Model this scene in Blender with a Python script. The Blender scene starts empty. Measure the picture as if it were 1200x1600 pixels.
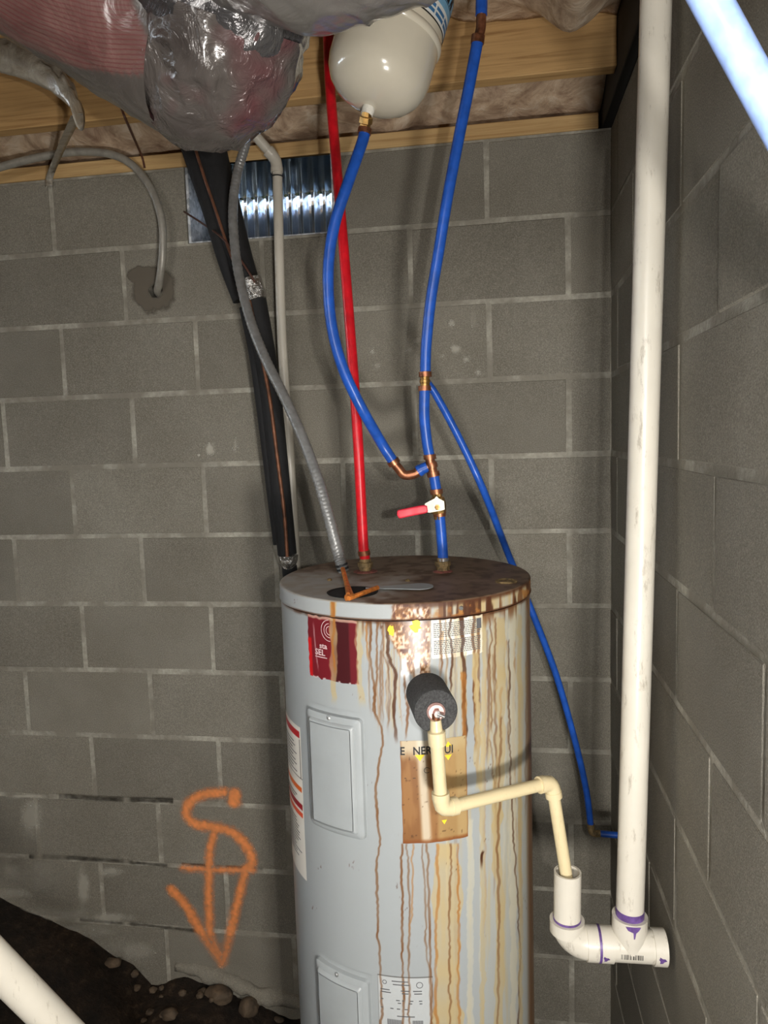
import bpy, bmesh, math, random
import numpy as np
from mathutils import Vector, Matrix

# ------------------------------------------------------------------ camera, world, light, exposure
sc = bpy.context.scene
COL = sc.collection
RNG = random.Random(7)
F = 1137.76                                    # focal length in pixels of the 1200x1600 frame
CR = np.array([[0.98820, 0.150038, -0.030813], [-0.015199, -0.104125, -0.994448], [-0.152413, 0.983182, -0.100616]])
CC = np.array([-0.29772, -1.97504, 1.68295])

cam_d = bpy.data.cameras.new('camera'); cam = bpy.data.objects.new('camera', cam_d); COL.objects.link(cam)
cam_d.sensor_fit = 'VERTICAL'; cam_d.sensor_height = 36.0; cam_d.lens = F / 1600 * 36.0
cam_d.clip_start = 0.02
cam.matrix_world = Matrix(((CR[0][0], -CR[1][0], -CR[2][0], CC[0]), (CR[0][1], -CR[1][1], -CR[2][1], CC[1]),
                           (CR[0][2], -CR[1][2], -CR[2][2], CC[2]), (0, 0, 0, 1)))
sc.camera = cam

w = bpy.data.worlds.new('daylight'); sc.world = w; w.use_nodes = True
w.node_tree.nodes['Background'].inputs[0].default_value = (0.80, 0.90, 1.0, 1)
w.node_tree.nodes['Background'].inputs[1].default_value = 12.0

# the torch held beside the camera
ld = bpy.data.lights.new('torch_beam', 'AREA'); ld.shape = 'DISK'; ld.size = 0.14; ld.energy = 16.0; ld.color = (1.0, 0.965, 0.92)
lo = bpy.data.objects.new('torch_beam', ld); COL.objects.link(lo)
lo.location = (-0.075, -2.0, 1.08)
lo.rotation_euler = (Vector((-0.62, 0.0, 1.35)) - Vector(lo.location)).to_track_quat('-Z', 'Y').to_euler()
# the phone's own flash, just right of the lens
ld3 = bpy.data.lights.new('phone_flash', 'AREA'); ld3.shape = 'DISK'; ld3.size = 0.03; ld3.energy = 8.0; ld3.color = (1.0, 0.97, 0.93)
lo3 = bpy.data.objects.new('phone_flash', ld3); COL.objects.link(lo3)
lo3.location = (-0.16, -1.99, 1.69); lo3.rotation_euler = (Vector((-0.60, 0.0, 1.35)) - Vector(lo3.location)).to_track_quat('-Z', 'Y').to_euler()
# added unseen fill light far behind the camera, to soften the shadows
ld2 = bpy.data.lights.new('added_fill', 'AREA'); ld2.shape = 'DISK'; ld2.size = 0.9; ld2.energy = 27.0; ld2.color = (1.0, 0.95, 0.89)
lo2 = bpy.data.objects.new('added_fill', ld2); COL.objects.link(lo2)
lo2.location = (-1.2, -3.8, 2.38); lo2.rotation_euler = (math.radians(55), 0, 0)

vs = sc.view_settings
vs.view_transform = 'Standard'; vs.look = 'None'; vs.exposure = 0.18; vs.gamma = 1.0; vs.use_curve_mapping = False

# ------------------------------------------------------------------ helpers: pixels to places
def ray(px, py):
    return np.array([(px - 600) / F, (py - 800) / F, 1.0]) @ CR
def onplane(px, py, axis, v):
    d = ray(px, py); return CC + d * ((v - CC[axis]) / d[axis])
def atY(px, py, Y): return onplane(px, py, 1, Y)
def atZ(px, py, Z): return onplane(px, py, 2, Z)
def atX(px, py, X): return onplane(px, py, 0, X)
def atD(px, py, D): return CC + ray(px, py) * D
def proj(P):
    q = (np.atleast_2d(P) - CC) @ CR.T
    return 600 + F * q[:, 0] / q[:, 2], 800 + F * q[:, 1] / q[:, 2]

# ------------------------------------------------------------------ helpers: numpy noise
_rs = np.random.RandomState(3); _LAT = _rs.rand(64, 64, 64)
def vnoise(x, y, z=0.0):
    x, y, z = np.broadcast_arrays(np.asarray(x, float), np.asarray(y, float), np.asarray(z, float))
    i, j, k = np.floor(x).astype(int), np.floor(y).astype(int), np.floor(z).astype(int)
    u, v, t = x - i, y - j, z - k
    u, v, t = u*u*(3-2*u), v*v*(3-2*v), t*t*(3-2*t)
    L = lambda a, b, c: _LAT[(i+a) & 63, (j+b) & 63, (k+c) & 63]
    c0 = (L(0,0,0)*(1-u)+L(1,0,0)*u)*(1-v) + (L(0,1,0)*(1-u)+L(1,1,0)*u)*v
    c1 = (L(0,0,1)*(1-u)+L(1,0,1)*u)*(1-v) + (L(0,1,1)*(1-u)+L(1,1,1)*u)*v
    return c0*(1-t) + c1*t
def fbm(x, y, z=0.0, o=4):
    s, a, n = 0, 0.5, 0
    for _ in range(o):
        s = s + a*vnoise(x, y, z); n += a; a *= .5; x, y, z = np.asarray(x)*2.03+5.1, np.asarray(y)*2.03+1.7, np.asarray(z)*2.03+9.2
    return s/n
def sst(a, b, x):
    t = np.clip((x-a)/(b-a), 0, 1); return t*t*(3-2*t)

# ------------------------------------------------------------------ helpers: geometry (verts, faces)
def merge(*gs):
    V, Fc, n = [], [], 0
    for v, f in gs:
        v = np.asarray(v, float).reshape(-1, 3); V.append(v); Fc += [tuple(i+n for i in q) for q in f]; n += len(v)
    return np.concatenate(V), Fc
def spline(pts, n=12):
    P = [np.array(p, float) for p in pts]
    if len(P) == 2: return np.array([P[0] + (P[1]-P[0])*t for t in np.linspace(0, 1, 3)])
    P = [2*P[0]-P[1]] + P + [2*P[-1]-P[-2]]; out = []
    for i in range(1, len(P)-2):
        a, b, c, d = P[i-1:i+3]
        for t in np.linspace(0, 1, n, endpoint=False):
            out.append(.5*((2*b)+(c-a)*t+(2*a-5*b+4*c-d)*t*t+(3*b-a-3*c+d)*t**3))
    out.append(P[-2]); return np.array(out)
def frames(path):
    T = np.gradient(path, axis=0); T /= np.linalg.norm(T, axis=1)[:, None]
    a = np.array([1, 0, 0]) if abs(T[0][0]) < .8 else np.array([0, 1, 0])
    N = [np.cross(T[0], a)/np.linalg.norm(np.cross(T[0], a))]
    for i in range(1, len(path)):
        v = N[-1] - T[i]*np.dot(N[-1], T[i]); N.append(v/np.linalg.norm(v))
    N = np.array(N); return T, N, np.cross(T, N)
def sweep(path, r, seg=20, cap=True):
    path = np.asarray(path, float); n = len(path); r = np.broadcast_to(np.asarray(r, float), (n,))
    T, N, B = frames(path); a = np.linspace(0, 2*math.pi, seg, endpoint=False)
    V = path[:, None] + r[:, None, None]*(np.cos(a)[None, :, None]*N[:, None] + np.sin(a)[None, :, None]*B[:, None])
    V = V.reshape(-1, 3); f = []
    for i in range(n-1):
        for j in range(seg):
            k = (j+1) % seg; f.append((i*seg+j, i*seg+k, (i+1)*seg+k, (i+1)*seg+j))
    if cap: f.append(tuple(range(seg-1, -1, -1))); f.append(tuple(range((n-1)*seg, n*seg)))
    return V, f
def cyl(a, b, r, seg=24, r2=None):
    a, b = np.array(a, float), np.array(b, float)
    return sweep(np.array([a, (a+b)/2, b]), [r, (r+(r2 or r))/2, r2 or r], seg)
def lathe(prof, o, ax, seg=32):
    """prof: (radius, distance along axis) pairs; solid of revolution about axis ax from o"""
    o = np.array(o, float); ax = np.array(ax, float)/np.linalg.norm(ax)
    u = np.cross(ax, [0, 0, 1.0]) if abs(ax[2]) < .9 else np.cross(ax, [0, 1.0, 0]); u /= np.linalg.norm(u); v = np.cross(ax, u)
    A = np.linspace(0, 2*math.pi, seg, endpoint=False); V = []; f = []
    for r, h in prof:
        V.append(o + ax*h + max(r, 1e-5)*(np.cos(A)[:, None]*u + np.sin(A)[:, None]*v))
    V = np.concatenate(V)
    for i in range(len(prof)-1):
        for j in range(seg):
            k = (j+1) % seg; f.append((i*seg+j, i*seg+k, (i+1)*seg+k, (i+1)*seg+j))
    f.append(tuple(range(seg-1, -1, -1))); f.append(tuple(range((len(prof)-1)*seg, len(prof)*seg)))
    return V, f
def box(lo_, hi, bev=0.0):
    bm = bmesh.new(); bmesh.ops.create_cube(bm, size=1.0); lo_, hi = np.array(lo_, float), np.array(hi, float)
    for v in bm.verts: v.co = Vector(((lo_+hi)/2 + np.array(v.co)*(hi-lo_)))
    if bev: bmesh.ops.bevel(bm, geom=bm.edges[:], offset=bev, segments=1, affect='EDGES')
    bm.verts.ensure_lookup_table(); g = (np.array([v.co[:] for v in bm.verts]), [tuple(v.index for v in q.verts) for q in bm.faces]); bm.free(); return g
def grid(P):
    """P: (n, m, 3) array of points"""
    n, m = P.shape[:2]; i, j = np.meshgrid(np.arange(n-1), np.arange(m-1), indexing='ij'); a = (i*m+j).ravel()
    return P.reshape(-1, 3), np.stack([a, a+1, a+m+1, a+m], 1)
def slab(P, off):
    """closed body between a point grid and the same grid moved by off"""
    n, m = P.shape[:2]; v0, f0 = grid(P); v1 = (P + off).reshape(-1, 3); f = [tuple(q) for q in f0] + [tuple(q[::-1] + n*m) for q in f0]
    b = [j for j in range(m)] + [i*m+m-1 for i in range(1, n)] + [(n-1)*m+j for j in range(m-2, -1, -1)] + [i*m for i in range(n-2, 0, -1)]
    for k in range(len(b)):
        c, d = b[k], b[(k+1) % len(b)]; f.append((d, c, c+n*m, d+n*m))
    return np.concatenate([v0, v1]), f

ORG = {}
def mesh(name, g, smooth=True, attrs=None):
    v, f = g; v = np.asarray(v, np.float32); me = bpy.data.meshes.new(name)
    if isinstance(f, np.ndarray):
        n = len(f); me.vertices.add(len(v)); me.vertices.foreach_set('co', v.ravel())
        me.loops.add(4*n); me.loops.foreach_set('vertex_index', f.astype(np.int32).ravel())
        me.polygons.add(n); me.polygons.foreach_set('loop_start', np.arange(0, 4*n, 4, dtype=np.int32)); me.update(calc_edges=True); me.validate()
    else:
        me.from_pydata(v.tolist(), [], f); me.update()
    if smooth:
        me.shade_smooth()
        if smooth == 'auto':
            try: me.set_sharp_from_angle(angle=math.radians(38))
            except Exception: pass
    for k, a in (attrs or {}).items():
        a = np.asarray(a, np.float32)
        if a.ndim == 1: at = me.attributes.new(k, 'FLOAT', 'POINT'); at.data.foreach_set('value', a)
        else:
            at = me.attributes.new(k, 'FLOAT_COLOR', 'POINT'); c = np.ones((len(a), 4), np.float32); c[:, :3] = a; at.data.foreach_set('color', c.ravel())
    return me
def obj(name, g, mat, parent=None, smooth='auto', attrs=None, origin=None):
    v = np.asarray(g[0], float)
    if parent is not None: o0 = ORG[parent.name]
    else: o0 = np.array(origin) if origin is not None else np.array([(v[:, 0].min()+v[:, 0].max())/2, (v[:, 1].min()+v[:, 1].max())/2, v[:, 2].min()])
    o = bpy.data.objects.new(name, mesh(name, (v-o0, g[1]), smooth, attrs)); COL.objects.link(o)
    if mat: o.data.materials.append(mat)
    if parent is not None: o.parent = parent
    else: o.location = o0
    ORG[o.name] = o0
    return o
def tag(o, label, cat, group=None, kind=None):
    o['label'] = label; o['category'] = cat
    if group: o['group'] = group
    if kind: o['kind'] = kind
    return o
def thing(name, label, cat, loc, group=None):
    o = bpy.data.objects.new(name, None); COL.objects.link(o); o.location = loc; o.empty_display_size = .05; ORG[o.name] = np.array(loc, float)
    return tag(o, label, cat, group)
def struct(o, label=None, cat=None):
    o['kind'] = 'structure'
    if label: o['label'] = label
    if cat: o['category'] = cat
    return o

# ------------------------------------------------------------------ helpers: materials
def lin(c): 
    c = np.asarray(c, float)/255.0; return np.where(c <= .04045, c/12.92, ((c+.055)/1.055)**2.4)
def L4(c): return tuple(lin(c)) + (1,)
class Mat:
    def __init__(s, name, col=(128, 128, 128), rough=.5, metal=0.0, coat=0.0, spec=.5):
        s.m = bpy.data.materials.new(name); s.m.use_nodes = True; s.t = s.m.node_tree; s.b = s.t.nodes['Principled BSDF']
        s.b.inputs['Base Color'].default_value = L4(col); s.b.inputs['Roughness'].default_value = rough; s.b.inputs['Metallic'].default_value = metal
        s.b.inputs['Coat Weight'].default_value = coat; s.b.inputs['Specular IOR Level'].default_value = spec
    def n(s, typ, **k):
        nd = s.t.nodes.new(typ)
        for a, b in k.items():
            if a.startswith('i_'):
                key = a[2:]; key = int(key) if key.isdigit() else key.replace('_', ' '); nd.inputs[key].default_value = b
            else: setattr(nd, a, b)
        return nd
    def l(s, a, b): s.t.links.new(a, b)
    def coords(s, kind='Object', scale=(1, 1, 1)):
        tc = s.n('ShaderNodeTexCoord'); mp = s.n('ShaderNodeMapping'); mp.inputs['Scale'].default_value = scale; s.l(tc.outputs[kind], mp.inputs[0]); return mp.outputs[0]
    def world(s, scale=(1, 1, 1)):
        g = s.n('ShaderNodeNewGeometry'); mp = s.n('ShaderNodeMapping'); mp.inputs['Scale'].default_value = scale; s.l(g.outputs['Position'], mp.inputs[0]); return mp.outputs[0]
    def noise(s, vec, scale, detail=4, rough=.6, dist=0.0):
        nd = s.n('ShaderNodeTexNoise', i_Scale=scale, i_Detail=detail, i_Roughness=rough, i_Distortion=dist); s.l(vec, nd.inputs['Vector']); return nd.outputs[0]
    def ramp(s, fac, stops):
        r = s.n('ShaderNodeValToRGB'); e = r.color_ramp.elements
        while len(e) < len(stops): e.new(.5)
        for q, (p, c) in zip(e, stops): q.position = p; q.color = L4(c) if not np.isscalar(c) else (c, c, c, 1)
        s.l(fac, r.inputs[0]); return r.outputs[0]
    def mix(s, fac, a, b, mode='MIX'):
        m = s.n('ShaderNodeMix', data_type='RGBA', blend_type=mode)
        for inp, v in ((m.inputs[0], fac), (m.inputs[6], a), (m.inputs[7], b)):
            if isinstance(v, (int, float)): inp.default_value = v
            elif isinstance(v, tuple): inp.default_value = L4(v)
            else: s.l(v, inp)
        return m.outputs[2]
    def color(s, o): s.l(o, s.b.inputs['Base Color']); return s
    def rough(s, o): s.l(o, s.b.inputs['Roughness']); return s
    def bump(s, h, strength=.3, dist=.005):
        b = s.n('ShaderNodeBump', i_Strength=strength, i_Distance=dist); s.l(h, b.inputs['Height']); s.l(b.outputs[0], s.b.inputs['Normal']); return s
def plain(name, col, rough=.5, metal=0., var=.12, scale=60, bump=0., coat=0., spec=.5, stretch=(1, 1, 1)):
    m = Mat(name, col, rough, metal, coat, spec); v = m.world(stretch); n = m.noise(v, scale, 4)
    c = np.array(col, float); m.color(m.ramp(n, [(.3, tuple(np.clip(c*(1-var), 0, 255))), (.7, tuple(np.clip(c*(1+var*.6), 0, 255)))]))
    if bump: m.bump(n, bump, .003)
    return m.m
def painted(name, rough=.4, spec=.5, bump=0., metal=0.):
    m = Mat(name, rough=rough, spec=spec, metal=metal); a = m.n('ShaderNodeAttribute', attribute_name='paint'); m.color(a.outputs['Color'])
    if bump: m.bump(m.noise(m.world(), 260, 3), bump, .001)
    return m.m

M = {}
def block_mat():
    m = Mat('concrete_block', rough=.95, spec=.2); v = m.world()
    oi = m.n('ShaderNodeObjectInfo')
    fine = m.noise(v, 420, 3, .7); mid = m.noise(v, 26, 5, .6); big = m.noise(v, 3.0, 3)
    c = m.ramp(mid, [(.25, (118, 113, 102)), (.75, (139, 134, 122))])
    c = m.mix(.65, c, m.ramp(fine, [(.34, (92, 88, 78)), (.5, (134, 129, 116)), (.66, (182, 176, 160))]), 'MIX')
    c = m.mix(.35, c, m.ramp(big, [(.35, (108, 103, 92)), (.65, (140, 136, 126))]))
    c = m.mix(1.0, c, m.ramp(oi.outputs['Random'], [(0, .86), (1, 1.06)]), 'MULTIPLY')
    pit = m.n('ShaderNodeTexVoronoi', i_Scale=150.0); m.l(v, pit.inputs['Vector'])
    c = m.mix(m.ramp(pit.outputs['Distance'], [(.06, .55), (.13, 0.0)]), c, (70, 66, 58))
    m.color(c); m.bump(fine, .55, .004); return m.m
M['block'] = block_mat()
def mortar_mat():
    m = Mat('mortar', rough=.95, spec=.2); v = m.world(); a = m.noise(v, 90, 5, .7); b = m.noise(v, 9, 3)
    c = m.ramp(a, [(.3, (150, 146, 134)), (.7, (188, 184, 170))]); m.color(m.mix(m.ramp(b, [(.42, .85), (.62, 0.0)]), c, (128, 123, 111))); m.bump(a, .6, .006); return m.m
M['mortar'] = mortar_mat()
M['far_block'] = plain('distant_block', (135, 130, 118), .95, scale=6)
def wood_mat(name, a, b, axis_scale):
    m = Mat(name, rough=.7, spec=.3); v = m.world(axis_scale)
    n1 = m.noise(v, 1.0, 6, .65, .8); n2 = m.noise(m.world((1, 1, 1)), 3, 2)
    c = m.ramp(n1, [(.28, b), (.5, a), (.72, tuple(min(255, x*1.08) for x in a))])
    m.color(m.mix(m.ramp(n2, [(.4, 0.0), (.75, .45)]), c, b)); m.bump(n1, .15, .002); return m.m
M['pine'] = wood_mat('pine_joist', (186, 150, 100), (140, 104, 62), (3, 90, 90))
M['pine_sill'] = wood_mat('pine_sill', (198, 166, 116), (160, 122, 74), (3, 110, 110))
M['sub'] = wood_mat('subfloor', (150, 116, 74), (110, 80, 46), (4, 30, 30))
M['black_board'] = plain('black_board', (26, 25, 24), .8, scale=20)
def batt_mat():
    m = Mat('fibreglass_batt', rough=.55, spec=.35); v = m.world((1, 1, 1)); n = m.noise(v, 16, 6, .65, .6)
    m.color(m.ramp(n, [(.3, (136, 110, 90)), (.52, (190, 166, 140)), (.75, (222, 208, 188))])); m.bump(n, .5, .02); return m.m
M['batt'] = batt_mat()
def film_mat():
    m = Mat('cloudy_plastic', rough=.28, spec=.6); v = m.world(); n = m.noise(v, 22, 5, .6, 1.0)
    m.color(m.ramp(n, [(.3, (120, 112, 98)), (.7, (190, 184, 170))])); m.bump(n, .4, .012); m.b.inputs['Transmission Weight'].default_value = .25; return m.m
M['film'] = film_mat()
def duct_mat(name, stops, rough, metal, bstr, sc_=14, coat=.6):
    m = Mat(name, rough=rough, metal=metal, coat=coat); m.b.inputs['Coat Roughness'].default_value = .12; v = m.world()
    n = m.noise(v, sc_, 5, .55, 1.2); c = m.noise(v, 5, 3, .5, .4); m.color(m.ramp(c, stops))
    n2 = m.n('ShaderNodeTexVoronoi', i_Scale=sc_*.9, feature='SMOOTH_F1'); m.l(v, n2.inputs['Vector'])
    h = m.mix(.5, n, n2.outputs['Distance']); m.bump(h, bstr, .02); return m.m
M['duct_clear'] = duct_mat('duct_plastic_jacket', [(.3, (62, 56, 54)), (.5, (90, 84, 80)), (.62, (94, 60, 62)), (.75, (98, 92, 86))], .2, .1, 1.0, 20)
M['duct_wrap'] = duct_mat('duct_grey_wrap', [(.3, (88, 85, 82)), (.7, (118, 114, 109))], .28, .1, .5, 10)
M['duct_foil'] = duct_mat('duct_foil', [(.3, (66, 64, 66)), (.7, (116, 114, 114))], .2, .6, 1.0, 24)
def pink_mat():
    m = Mat('pink_jacket', rough=.3, coat=.5); m.b.inputs['Coat Roughness'].default_value = .12; a = m.n('ShaderNodeAttribute', attribute_name='ring'); k = m.n('ShaderNodeAttribute', attribute_name='pink')
    w_ = m.n('ShaderNodeMath', operation='SINE'); m.l(a.outputs['Fac'], w_.inputs[0]); n = m.noise(m.world(), 20, 4)
    c = m.ramp(n, [(.3, (98, 70, 66)), (.7, (118, 90, 84))]); c2 = m.mix(m.ramp(w_.outputs[0], [(.3, 0.0), (.95, .65)]), c, (104, 48, 52))
    g = m.ramp(m.noise(m.world(), 5, 3, .5, .4), [(.3, (70, 65, 62)), (.7, (98, 92, 86))])
    m.color(m.mix(k.outputs['Fac'], g, c2)); m.bump(m.noise(m.world(), 14, 5, .55, 1.2), .5, .012); return m.m
M['duct_pink'] = pink_mat()
def galv_mat():
    m = Mat('galvanised_steel', rough=.45, metal=.15); v = m.world(); vo = m.n('ShaderNodeTexVoronoi', i_Scale=95.0); m.l(v, vo.inputs['Vector'])
    g = m.n('ShaderNodeRGBToBW'); m.l(vo.outputs['Color'], g.inputs[0]); m.color(m.ramp(g.outputs[0], [(.1, (150, 156, 162)), (.9, (222, 226, 230))])); return m.m
M['galv'] = galv_mat()
M['corr'] = plain('corrugated_steel', (190, 200, 214), .2, .85, .12, 18)
M['shiny'] = plain('polished_galvanised', (150, 160, 156), .1, 1.0, .1, 12)
M['well'] = plain('weathered_well_steel', (62, 74, 64), .22, .8, .2, 18)
def soil_mat():
    m = Mat('damp_soil', rough=.85, spec=.25); v = m.world(); a = m.noise(v, 34, 8, .7); b = m.noise(v, 4, 3)
    c = m.ramp(a, [(.3, (24, 18, 13)), (.55, (54, 42, 31)), (.78, (104, 86, 66))]); m.color(m.mix(m.ramp(b, [(.4, .0), (.6, .8)]), c, (26, 22, 18))); m.bump(a, 1.0, .02); return m.m
M['soil'] = soil_mat()
M['stone'] = plain('stone', (84, 70, 54), .8, scale=30, var=.4, bump=.4)
def pvc_mat(name, col, dirt=(120, 108, 88), amt=.6):
    m = Mat(name, rough=.32, spec=.5); v = m.world((1, 1, .25)); n = m.noise(v, 60, 6, .75); n2 = m.noise(m.world(), 9, 3)
    c = m.mix(m.ramp(n2, [(.4, 0.0), (.7, .35)]), tuple(col), tuple(np.array(col)*.88)); m.color(m.mix(m.ramp(n, [(.57, 0.0), (.70, amt)]), c, tuple(dirt))); return m.m
M['pvc'] = pvc_mat('white_pvc', (208, 202, 188))
M['cpvc'] = pvc_mat('cream_cpvc', (214, 198, 158), (150, 120, 70), .25)
M['cond'] = pvc_mat('grey_pvc', (196, 190, 176), amt=.3)
M['purple'] = plain('purple_primer', (96, 70, 128), .4, var=.25, scale=80)
M['ink'] = plain('black_ink', (26, 26, 28), .6, var=.1)
M['greyink'] = plain('grey_ink', (92, 92, 94), .6, var=.1)
def pex_mat(name, col):
    m = Mat(name, col, .3, spec=.5); n = m.noise(m.world(), 40, 3); c = np.array(col, float)
    m.color(m.ramp(n, [(.35, tuple(c*.9)), (.65, tuple(np.minimum(255, c*1.05)))])); return m.m
M['blue'] = pex_mat('blue_pex', (34, 84, 176))
M['flashblue'] = pex_mat('flash_paled_blue_pex', (158, 186, 244))  # blue pipe's flash overexposure put into the base colour as a paler blue
M['red'] = pex_mat('red_pex', (206, 24, 36))
M['copper'] = plain('copper', (168, 112, 82), .38, .85, .3, 70)
M['oldcopper'] = plain('dull_copper', (116, 76, 54), .5, .5, .3, 40)
M['brass'] = plain('brass', (178, 140, 82), .35, .9, .3, 70)
M['dullbrass'] = plain('crusted_brass', (128, 108, 74), .7, .4, .45, 120, .5)
M['steel'] = plain('bright_steel', (200, 200, 198), .3, .8, .15, 60)
M['whitemetal'] = plain('white_lever_steel', (222, 218, 200), .4, .2, .1, 60)
M['handle'] = plain('red_vinyl', (216, 40, 62), .45, 0, .1, 60)
M['foam'] = plain('grey_foam', (62, 62, 62), .95, 0, .35, 300, .8)
M['blackfoam'] = plain('black_foam', (20, 20, 21), .8, 0, .25, 80, .2)
M['foil'] = duct_mat('foil_tape', [(.3, (150, 148, 144)), (.7, (205, 203, 198))], .25, .9, 1.0, 60, 0)
M['conduit'] = plain('grey_conduit', (136, 136, 134), .35, .35, .12, 60)
M['cable'] = plain('grey_cable', (150, 146, 136), .4, .2, .12, 40)
M['brown_wire'] = plain('brown_wire', (84, 50, 38), .5)
M['orange_wire'] = plain('orange_wire', (214, 128, 58), .35, .3, .2, 90)
M['tankwhite'] = plain('cream_enamel', (214, 206, 186), .16, 0, .03, 8, 0, .6)
M['tape'] = plain('white_thread_tape', (226, 222, 210), .6)
M['dark'] = plain('dark_void', (12, 11, 10), .9)
M['rustdisc'] = plain('rust_washer', (130, 76, 66), .8, 0, .4, 120, .4)
M['pinkmetal'] = plain('pinkish_copper', (196, 158, 150), .4, .5, .2, 90)
M['greypaint'] = plain('grey_enamel', (156, 161, 162), .35, 0, .04, 8)
M['yellow'] = plain('yellow_print', (240, 204, 40), .5)
M['lightprint'] = plain('silver_print', (205, 178, 178), .5)
M['bluelabel'] = plain('light_blue_print', (120, 170, 200), .5, 0, .06)
M['deepblue'] = plain('blue_print', (60, 112, 156), .5, 0, .06)
M['paper'] = plain('white_label', (226, 226, 220), .45, 0, .05)
M['paint'] = painted('stained_enamel', .3, .5)
M['paintrough'] = painted('stained_lid', .55, .4, .3)
M['labelpaint'] = painted('stained_label', .4, .4)
def decal(name, col, rough=.8):
    m = Mat(name, col, rough, spec=.2); a = m.n('ShaderNodeAttribute', attribute_name='cover'); m.l(a.outputs['Fac'], m.b.inputs['Alpha']); return m.m
M['spray'] = decal('orange_spray_paint', (255, 158, 92)); M['lime'] = decal('white_lime_bloom', (196, 192, 178)); M['patch'] = decal('dark_mortar_smear', (104, 97, 86), .95); M['crack'] = decal('dark_joint_gap', (44, 40, 34), .95)

# ------------------------------------------------------------------ the setting: block walls
H = 0.2032; B2 = 0.2032; C0 = 0.1062; JT = 0.0072; PROUD = 0.0016
XL, YF, ZT = -3.6, -4.4, 12*H
VX0, VX1 = -C0-5*B2, -C0-3*B2                # the vent opening, one block wide, in the top course
def zrow(n): return (12-n-1)*H, (12-n)*H
HOLE = atY(243, 455, 0)                        # where the grey cable enters the wall
hx0, hx1, hz0, hz1 = HOLE[0]-.03, HOLE[0]+.03, HOLE[2]-.03, HOLE[2]+.03
wb = merge(box((XL-.2, PROUD, -.7), (.2, .2, hz0)), box((XL-.2, PROUD, hz1), (.2, .2, 11*H)), box((XL-.2, PROUD, hz0), (hx0, .2, hz1)), box((hx1, PROUD, hz0), (.2, .2, hz1)), box((hx0, .16, hz0), (hx1, .2, hz1)), box((XL-.2, PROUD, 11*H), (VX0-JT, .2, ZT)), box((VX1+JT, PROUD, 11*H), (.2, .2, ZT)))
wall_back = struct(obj('wall_back', wb, M['mortar'], smooth=False, origin=(0, 0, 0)), 'grey concrete block back wall with smeared mortar joints', 'wall')
wall_right = struct(obj('wall_right', box((PROUD, YF, -.7), (.2, PROUD, ZT)), M['mortar'], smooth=False, origin=(0, 0, 0)), 'grey concrete block side wall beside the white riser pipe', 'wall')
struct(obj('wall_left', box((XL-.2, YF, -.7), (XL, .2, ZT+.04)), M['far_block'], smooth=False), 'far block wall of the basement', 'wall')
struct(obj('wall_front', box((XL-.2, YF-.2, -.7), (.2, YF, ZT+.04)), M['far_block'], smooth=False), 'block wall behind the viewer', 'wall')
_bm = {}
def block_mesh(L, hgt, var):
    k = (round(L, 4), round(hgt, 4), var)
    if k not in _bm:
        g = box((-L/2, 0, -hgt/2), (L/2, .02, hgt/2), .0012); v = g[0]; r = np.random.RandomState(var+11)
        v = v + r.uniform(-.0016, .0016, v.shape)*np.array([1, .3, 1]); me = mesh('block', (v, g[1]), False); me.materials.append(M['block']); _bm[k] = me
    return _bm[k]
def put_block(parent, me, loc, rz):
    o = bpy.data.objects.new('block', me); COL.objects.link(o); o.parent = parent; o.location = loc; o.rotation_euler = (0, 0, rz); return o
for n in range(0, 13):
    z0, z1 = zrow(n)
    ms = range(0, 20, 2) if n % 2 else range(1, 20, 2)
    xs = [0.0] + [-C0-B2*m for m in ms if -C0-B2*m > -3.0]
    for a, b in zip(xs, xs[1:]):
        if n == 0 and abs(a-VX1) < .01: continue
        L = a-b-2*JT; xm = (a+b)/2
        if a == 0.0: L = a-b-JT; xm = (a+b-2*0+0)/2 + JT/2
        dy = RNG.uniform(-.0012, .0012)
        if b < HOLE[0] < a and z0 < HOLE[2] < z1:      # this block has a round hole knocked through it
            N = 40; t = np.linspace(0, 2*math.pi, N, endpoint=False); hx, hz = HOLE[0]-xm, HOLE[2]-(z0+z1)/2; ww, hh = L/2, (z1-z0)/2-JT
            hr = np.stack([hx+.021*np.cos(t)*(1+.18*np.sin(3*t)), 0*t, hz+.021*np.sin(t)*(1+.15*np.cos(2*t))], 1)
            dx, dz = np.cos(t), np.sin(t); s_ = np.minimum(np.where(dx > 0, ww-hx, ww+hx)/np.maximum(abs(dx), 1e-6), np.where(dz > 0, hh-hz, hh+hz)/np.maximum(abs(dz), 1e-6))
            orr = np.stack([hx+dx*s_, 0*t, hz+dz*s_], 1)
            for cx_, cz_ in ((ww, hh), (-ww, hh), (-ww, -hh), (ww, -hh)):
                orr[np.argmin((orr[:, 0]-cx_)**2+(orr[:, 2]-cz_)**2)] = (cx_, 0, cz_)
            V = np.concatenate([orr+[0, .02, 0], orr, hr, hr+[0, .13, 0]]); fs = []
            for r in range(3):
                for j in range(N): k = (j+1) % N; fs.append((r*N+j, r*N+k, (r+1)*N+k, (r+1)*N+j))
            fs.append(tuple(range(3*N, 4*N)))
            me = mesh('block', (V, fs), False); me.materials.append(M['block'])
        else: me = block_mesh(L, (z1-z0)-2*JT, RNG.randrange(3))
        put_block(wall_back, me, (xm, dy, (z0+z1)/2), 0)
    ms = range(1, 16, 2) if n % 2 else range(0, 16, 2)
    ys = [0.0] + [-C0-B2*m for m in ms if -C0-B2*m > -2.4]
    for a, b in zip(ys, ys[1:]):
        put_block(wall_right, block_mesh(a-b-2*JT, (z1-z0)-2*JT, RNG.randrange(3)), (RNG.uniform(-.0012, .0012), (a+b)/2, (z0+z1)/2), -math.pi/2)

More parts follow.
